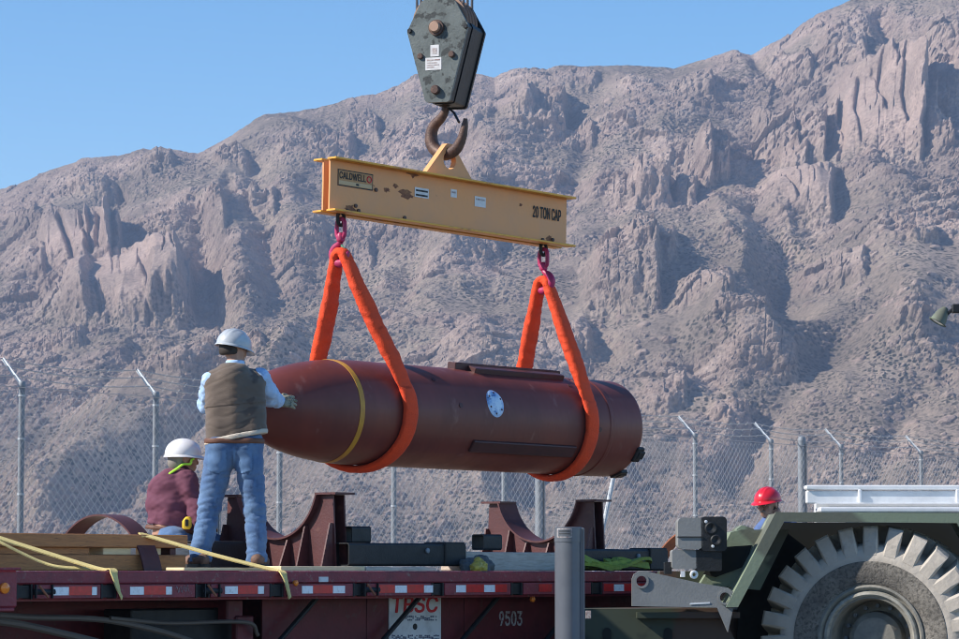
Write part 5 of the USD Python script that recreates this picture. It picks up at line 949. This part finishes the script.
jv = np.array(je.vertices); jz = topx(jv)[1]; wm = np.clip(np.exp(-((jz - 512) / 20) ** 2) + 0.9 * np.exp(-((jz - 553) / 12) ** 2) + 0.6 * np.exp(-((jz - 474) / 8) ** 2) + 0.12, 0, 1)
cr = meshkit.noise(jv @ np.array([[3.5, 0, 6], [0, 3.5, 2], [-6, 2, 21.0]]).T, 61); cr2 = meshkit.noise(jv @ np.array([[4, 0, -6], [0, 4, 2], [7, 2, 24.0]]).T, 62)
je.vertices = jv - je.vertex_normals * (wm * (0.009 * (1 - np.abs(2 * cr - 1)) ** 4 + 0.007 * (1 - np.abs(2 * cr2 - 1)) ** 4))[:, None]
je.vertices = je.vertices + je.vertex_normals * (0.002 * (meshkit.fbm(np.array(je.vertices) @ np.array([[14, 0, 9], [0, 14, 0], [-10, 0, 26.0]]).T, 2, 21) - 0.5) * np.clip((q(0, 505, Y1m)[2] - je.vertices[:, 2]) / 0.3 + 0.6, 0.1, 1.6))[:, None]
jeans = obj('jeans', je, 'denim', p1, smooth=True)
for x0, x1 in ((208, 226), (233, 252)):
    def sel(c, x0=x0, x1=x1):
        x, y = topx(c); return (x > x0) & (x < x1) & (y > 450) & (y < 470 - 3.0 * np.abs(x - (x0 + x1) / 2) / 9 + 3) & (c[:, 1] < Y1m)
    obj('pocket', patch(je, sel, 0.006), 'denim_worn', jeans, smooth=True)
obj('belt', blob([(q(222, 441, Y1m), q(247, 441, Y1m), .125, .122)], 0.009, 0.02, cut=[(q(230, 438.5, Y1m), (0, 0, 1)), (q(230, 444, Y1m), (0, 0, -1))], smooth=0), 'belt_leather', p1, smooth=True)
# vest
hem = nz((0.2, 0, -0.98))
vp = [(q(221, 390, Y1m), q(221, 440, Y1m), .112, .110), (q(250, 388, Y1m + .03), q(251, 436, Y1m), .108, .116), (q(233, 380, Y1m), q(236, 436, Y1m), .138, .124), (J['ls'] + [.015, 0, 0], J['rs'] - [.012, 0, 0], .075, .072), (J['neck'] - [0, 0, .03], J['neck'] - [0, 0, .09], .072, .12)]
ve = blob(vp, 0.009, 0.035, cut=[(q(236, 435.5, Y1m), hem), (J['neck'] + [0, 0, .015], (0, 0, 1))], wrinkle=(0.006, (5, 5, 9), 8))
vc = meshkit.noise(np.array(ve.vertices) @ np.array([[6, 0, 9], [0, 6, 2], [-7, 2, 17.0]]).T, 71); ve.vertices = ve.vertices - ve.vertex_normals * (0.0045 * (1 - np.abs(2 * vc - 1)) ** 4)[:, None]
ve.vertices = ve.vertices + ve.vertex_normals * (0.004 * (meshkit.fbm(np.array(ve.vertices) * [6, 6, 22], 2, 44) - 0.5))[:, None]
vest = obj('vest', ve, 'vest_canvas', p1, smooth=True)
vz = ve.vertices
obj('fleece_hem', blob([(a, b, ra + .006, rb + .006) for a, b, ra, rb in [(p_[0], p_[1] - np.array([0, 0, .05]), p_[2], p_[3]) for p_ in vp[:3]]], 0.009, 0.035, cut=[(q(236, 439.5, Y1m), hem), (q(236, 434.5, Y1m), -hem)], smooth=1), 'fleece', vest, smooth=True)
sy = q(232, 404, Y1m)[2]
obj('back_seam', patch(ve, lambda c: (np.abs(c[:, 2] - sy - 0.10 * (c[:, 0] - J['neck'][0])) < 0.009) & (c[:, 1] < Y1m), 0.004), 'vest_canvas', vest, smooth=True)
obj('collar', blob([(J['neck'] + [0, 0, .025], J['neck'] - [0, 0, .02], .066, .075)], 0.008, 0.02, cut=[(J['neck'] + [0, 0, .04], (0, 0, 1))], smooth=2), 'shirt_blue', p1, smooth=True)
for sh, el, wr, sd in (('ls', 'le', 'lw', 1), ('rs', 're', 'rw', 2)):
    sl = blob([(J[sh], J[el], .072, .064), (J[el], J[wr], .064, .050)], 0.007, 0.03, wrinkle=(0.013, (16, 16, 16), 30 + sd)); obj('sleeve', sl, 'shirt_blue', p1, smooth=True)
hand(J['rw'] + [.01, .02, 0], (0.83, 0.45, 0.06), (0.2, -0.9, 0.35), 1, p1, 'glove_cloth', 1.05, 0.22)
hand(J['lw'], (0.6, 0.75, 0.2), (-0.3, -0.4, 0.8), -1, p1, 'glove_cloth', 1.05, 0.3)
dzb = DZ + 0.024
boot(q(203, 571, Y1m - .07) * [1, 1, 0] + [0, 0, dzb], q(190.5, 571, Y1m + .08) * [1, 1, 0] + [0, 0, dzb], q(200, 560, Y1m), p1)
boot(q(257, 571, Y1m - .06) * [1, 1, 0] + [0, 0, dzb], q(262, 571, Y1m + .13) * [1, 1, 0] + [0, 0, dzb], q(257, 559, Y1m), p1)
# ---- the seated worker
Y2 = 22.25
p2 = thing('person', 'person in maroon shirt and white hard hat sitting with back turned beside the standing worker', 'person', (*pt(172, 571, Y2)[:2], DZ))
hd, HP2, _ = headprims(q(183, 457.5, Y2), (0.88, 0.46, -0.05), (0.10, 0, 1))
J = dict(neck=q(180, 472, Y2), ls=q(164, 481, Y2 + .12), rs=q(187, 480, Y2 - .07), re=q(198, 511, Y2 - .1), rw=q(207, 540, Y2 - .2), le=q(176, 510, Y2 + .28), lw=q(200, 520, Y2 + .35), lh=q(168, 540, Y2 + .09), rh=q(174, 541, Y2 - .09), rk=q(212, 545, Y2 + .25), lk=q(200, 540, Y2 + .45), ra=q(218, 566, Y2 + .22), la=q(212, 566, Y2 + .5))
bd = [(J['neck'] + [0, 0, .08], J['neck'] - [0, 0, .03], .055, .06), (q(170, 490, Y2), q(167, 535, Y2), .11, .11), (J['ls'], J['rs'], .05, .05), (J['rs'], J['re'], .048, .04), (J['re'], J['rw'], .04, .03), (J['ls'], J['le'], .048, .04), (J['le'], J['lw'], .04, .03), (J['lh'], J['rh'], .10, .10), (J['rh'], J['rk'], .085, .06), (J['lh'], J['lk'], .085, .06), (J['rk'], J['ra'], .06, .045), (J['lk'], J['la'], .06, .045)]
obj('body', blob(hd + bd, 0.010, 0.022), 'skin', p2, smooth=True)
obj('hair', blob([(HP2(-.035, 0, .0), HP2(-.045, 0, -.04), .090, .070)], 0.009, 0.02), 'hair_grey', p2, smooth=True)
hat(HP2(0.0, 0, 0.028), (0.9, 0.42, -0.02), (0.05, 0, 1), 'white_hat', p2)
sm = blob([(q(163, 492, Y2 + .02), q(160.5, 528, Y2 + .02), .118, .098), (q(179, 490, Y2), q(180, 526, Y2), .108, .105), (q(171, 486, Y2), q(171, 526, Y2), .13, .13), (J['ls'], J['rs'], .068, .07), (J['neck'] - [0, 0, .01], J['neck'] - [0, 0, .07], .072, .10), (J['rs'], J['re'], .070, .062), (J['re'], J['rw'] + (J['re'] - J['rw']) * .12, .062, .048), (J['ls'], J['le'], .068, .058), (J['le'], J['lw'], .058, .045)], 0.009, 0.032, cut=[(q(170, 527.5, Y2), (-0.22, 0, -1))], wrinkle=(0.020, (7, 7, 11), 12))
shirt = obj('shirt', sm, 'shirt_maroon', p2, smooth=True)
jm = [(J['lh'], J['rh'], .125, .125), (J['rh'], J['rk'], .11, .09), (J['lh'], J['lk'], .11, .09), (J['rk'], J['ra'], .088, .08), (J['lk'], J['la'], .088, .08)]
obj('jeans', blob(jm, 0.012, 0.03, wrinkle=(0.018, (8, 8, 12), 15)), 'denim', p2, smooth=True)
obj('belt', blob([(q(161, 530, Y2 + .02), q(180, 528, Y2 - .02), .119, .121)], 0.009, 0.02, cut=[(q(170, 527.0, Y2), (0.12, 0, 1)), (q(170, 531.5, Y2), (-0.12, 0, -1))], smooth=0), 'belt_leather', p2, smooth=True)
tc = q(187, 523.5, Y2 - .20); tp = obj('tape_measure', trimesh.convex.convex_hull(np.vstack([cbox(tc - [.034, .02, .042], tc + [.03, .02, .03], 0.012).vertices, cbox(tc - [.02, .02, .03], tc + [.034, .02, .05], 0.012).vertices])), 'tool_yellow', p2, smooth=40)
obj('clip', cbox(tc - [.012, .026, .02], tc + [.012, -.018, .03], 0.003), 'black_steel', tp)
obj('neck_cord', tube(smooth_path([HP2(.05, .088, -.005), HP2(.03, .098, -.015), HP2(.02, .10, -.045), HP2(-.03, .095, -.05), HP2(-.07, .075, -.085), HP2(-.115, .05, -.125), q(166.5, 477, Y2 - .07), q(163.5, 483, Y2 - .09)]), 0.009, 6), 'neon_cord', p2)
hand(J['rw'], (0.35, 0.1, -1.0), (0.3, -0.9, 0), 1, p2, 'glove_leather', 1.1, 0.35)
hand(J['lw'], (0.9, 0.2, -0.2), (0.1, 0.3, 0.9), 1, p2, 'glove_leather', 1.05, 0.35)
boot(J['ra'] * [1, 1, 0] + [-.05, 0, DZ], J['ra'] * [1, 1, 0] + [.10, .10, DZ], J['ra'], p2); boot(J['la'] * [1, 1, 0] + [-.05, 0, DZ], J['la'] * [1, 1, 0] + [.10, .10, DZ], J['la'], p2)
# ---- the worker in the red hard hat, crouching on the deck behind the crane's fender
Y3 = 27.4
p3 = thing('person', 'person in red hard hat and blue shirt looking down behind the crane fender', 'person', (*pt(782, 571, Y3)[:2], DZ))
fw = (-0.62, -0.76, -0.22)
hd, HP3, (f3, r3, u3) = headprims(q(767.5, 503.5, Y3), fw, (-0.12, -0.1, 1))
J = dict(neck=q(775, 520, Y3 + .03), ls=q(793, 529, Y3 - .08), rs=q(763, 530, Y3 + .12), lh=q(797, 560, Y3 + .26), rh=q(778, 560, Y3 + .36), lk=q(778, 540, Y3 - .12), rk=q(752, 542, Y3 + .08), la=q(792, 566, Y3 - .02), ra=q(766, 566, Y3 + .2), le=q(786, 548, Y3 - .2), lw=q(770, 552, Y3 - .3), re=q(752, 548, Y3 + .02), rw=q(746, 556, Y3 - .2))
bd = [(J['neck'] + [0, 0, .07], J['neck'] - [0, 0, .03], .055, .062), (J['neck'] - [0, 0, .08], (J['lh'] + J['rh']) / 2, .12, .11), (J['ls'], J['rs'], .05, .05), (J['ls'], J['le'], .046, .04), (J['le'], J['lw'], .038, .03), (J['rs'], J['re'], .046, .04), (J['re'], J['rw'], .038, .03), (J['lh'], J['rh'], .09, .09), (J['lh'], J['lk'], .08, .058), (J['rh'], J['rk'], .08, .058), (J['lk'], J['la'], .058, .045), (J['rk'], J['ra'], .058, .045)]
obj('body', blob(hd + bd, 0.0075, 0.014), 'skin', p3, smooth=True)
for sd in (-1, 1):
    e = obj('eye', lathe([(-.012, .0), (-.008, .009), (0, .012), (.008, .009), (.012, 0)], 16, axes(HP3(.084, .031 * sd, .004), f3, u3)), 'eye_white', p3, smooth=True); obj('pupil', lathe([(.0085, .006), (.0125, .005), (.013, 0)], 12, axes(HP3(.084, .031 * sd, .004), f3, u3)), 'lens_dark', e)
obj('safety_glasses', [tube([HP3(.02, -.092, .012), HP3(.085, -.072, .010), HP3(.104, -.045, .014), HP3(.108, 0, .010), HP3(.104, .045, .014), HP3(.085, .072, .010), HP3(.02, .092, .012)], 0.0035, 6)] + [trimesh.creation.torus(0.021, 0.0022, 18, 6, transform=axes(HP3(.104, .032 * s_, .002), r3, u3)) for s_ in (-1, 1)], 'lens_dark', p3, kind='stuff')
obj('moustache', blob([(HP3(.098, -.022, -.052), HP3(.104, 0, -.047), .008, .010), (HP3(.104, 0, -.047), HP3(.098, .022, -.052), .010, .008)], 0.004, 0.006), 'hair_grey', p3, smooth=True)
obj('hair', blob([(HP3(-.035, 0, .0), HP3(-.045, 0, -.035), .092, .072)], 0.009, 0.02), 'hair', p3, smooth=True)
hat(HP3(-0.01, 0, 0.040), (-0.62, -0.76, -0.12), (-0.16, -0.18, 1), 'red_hat', p3)
obj('shirt', blob([(J['neck'] - [0, 0, .07], (J['lh'] + J['rh']) / 2 + [0, 0, .05], .14, .13), (J['ls'], J['rs'], .07, .07), (J['neck'] - [0, 0, .0], J['neck'] - [0, 0, .06], .072, .10), (J['ls'], J['le'], .065, .058), (J['le'], J['lw'], .055, .045), (J['rs'], J['re'], .065, .058), (J['re'], J['rw'], .055, .045)], 0.010, 0.03, wrinkle=(0.018, (9, 9, 12), 19)), 'shirt_navy', p3, smooth=True)
obj('jeans', blob([(J['lh'], J['rh'], .12, .12), (J['lh'], J['lk'], .105, .085), (J['rh'], J['rk'], .105, .085), (J['lk'], J['la'], .08, .075), (J['rk'], J['ra'], .08, .075)], 0.012, 0.03), 'denim', p3, smooth=True)
hand(J['lw'], (-0.8, -0.3, -0.4), (0, -0.5, 0.8), 1, p3, 'glove_leather', 1.0, 0.35); hand(J['rw'], (-0.5, -0.7, -0.4), (0, -0.4, 0.9), -1, p3, 'glove_leather', 1.0, 0.35)
boot(J['la'] * [1, 1, 0] + [.05, .05, DZ], J['la'] * [1, 1, 0] + [-.10, -.10, DZ], J['la'], p3); boot(J['ra'] * [1, 1, 0] + [.05, .05, DZ], J['ra'] * [1, 1, 0] + [-.10, -.10, DZ], J['ra'], p3)
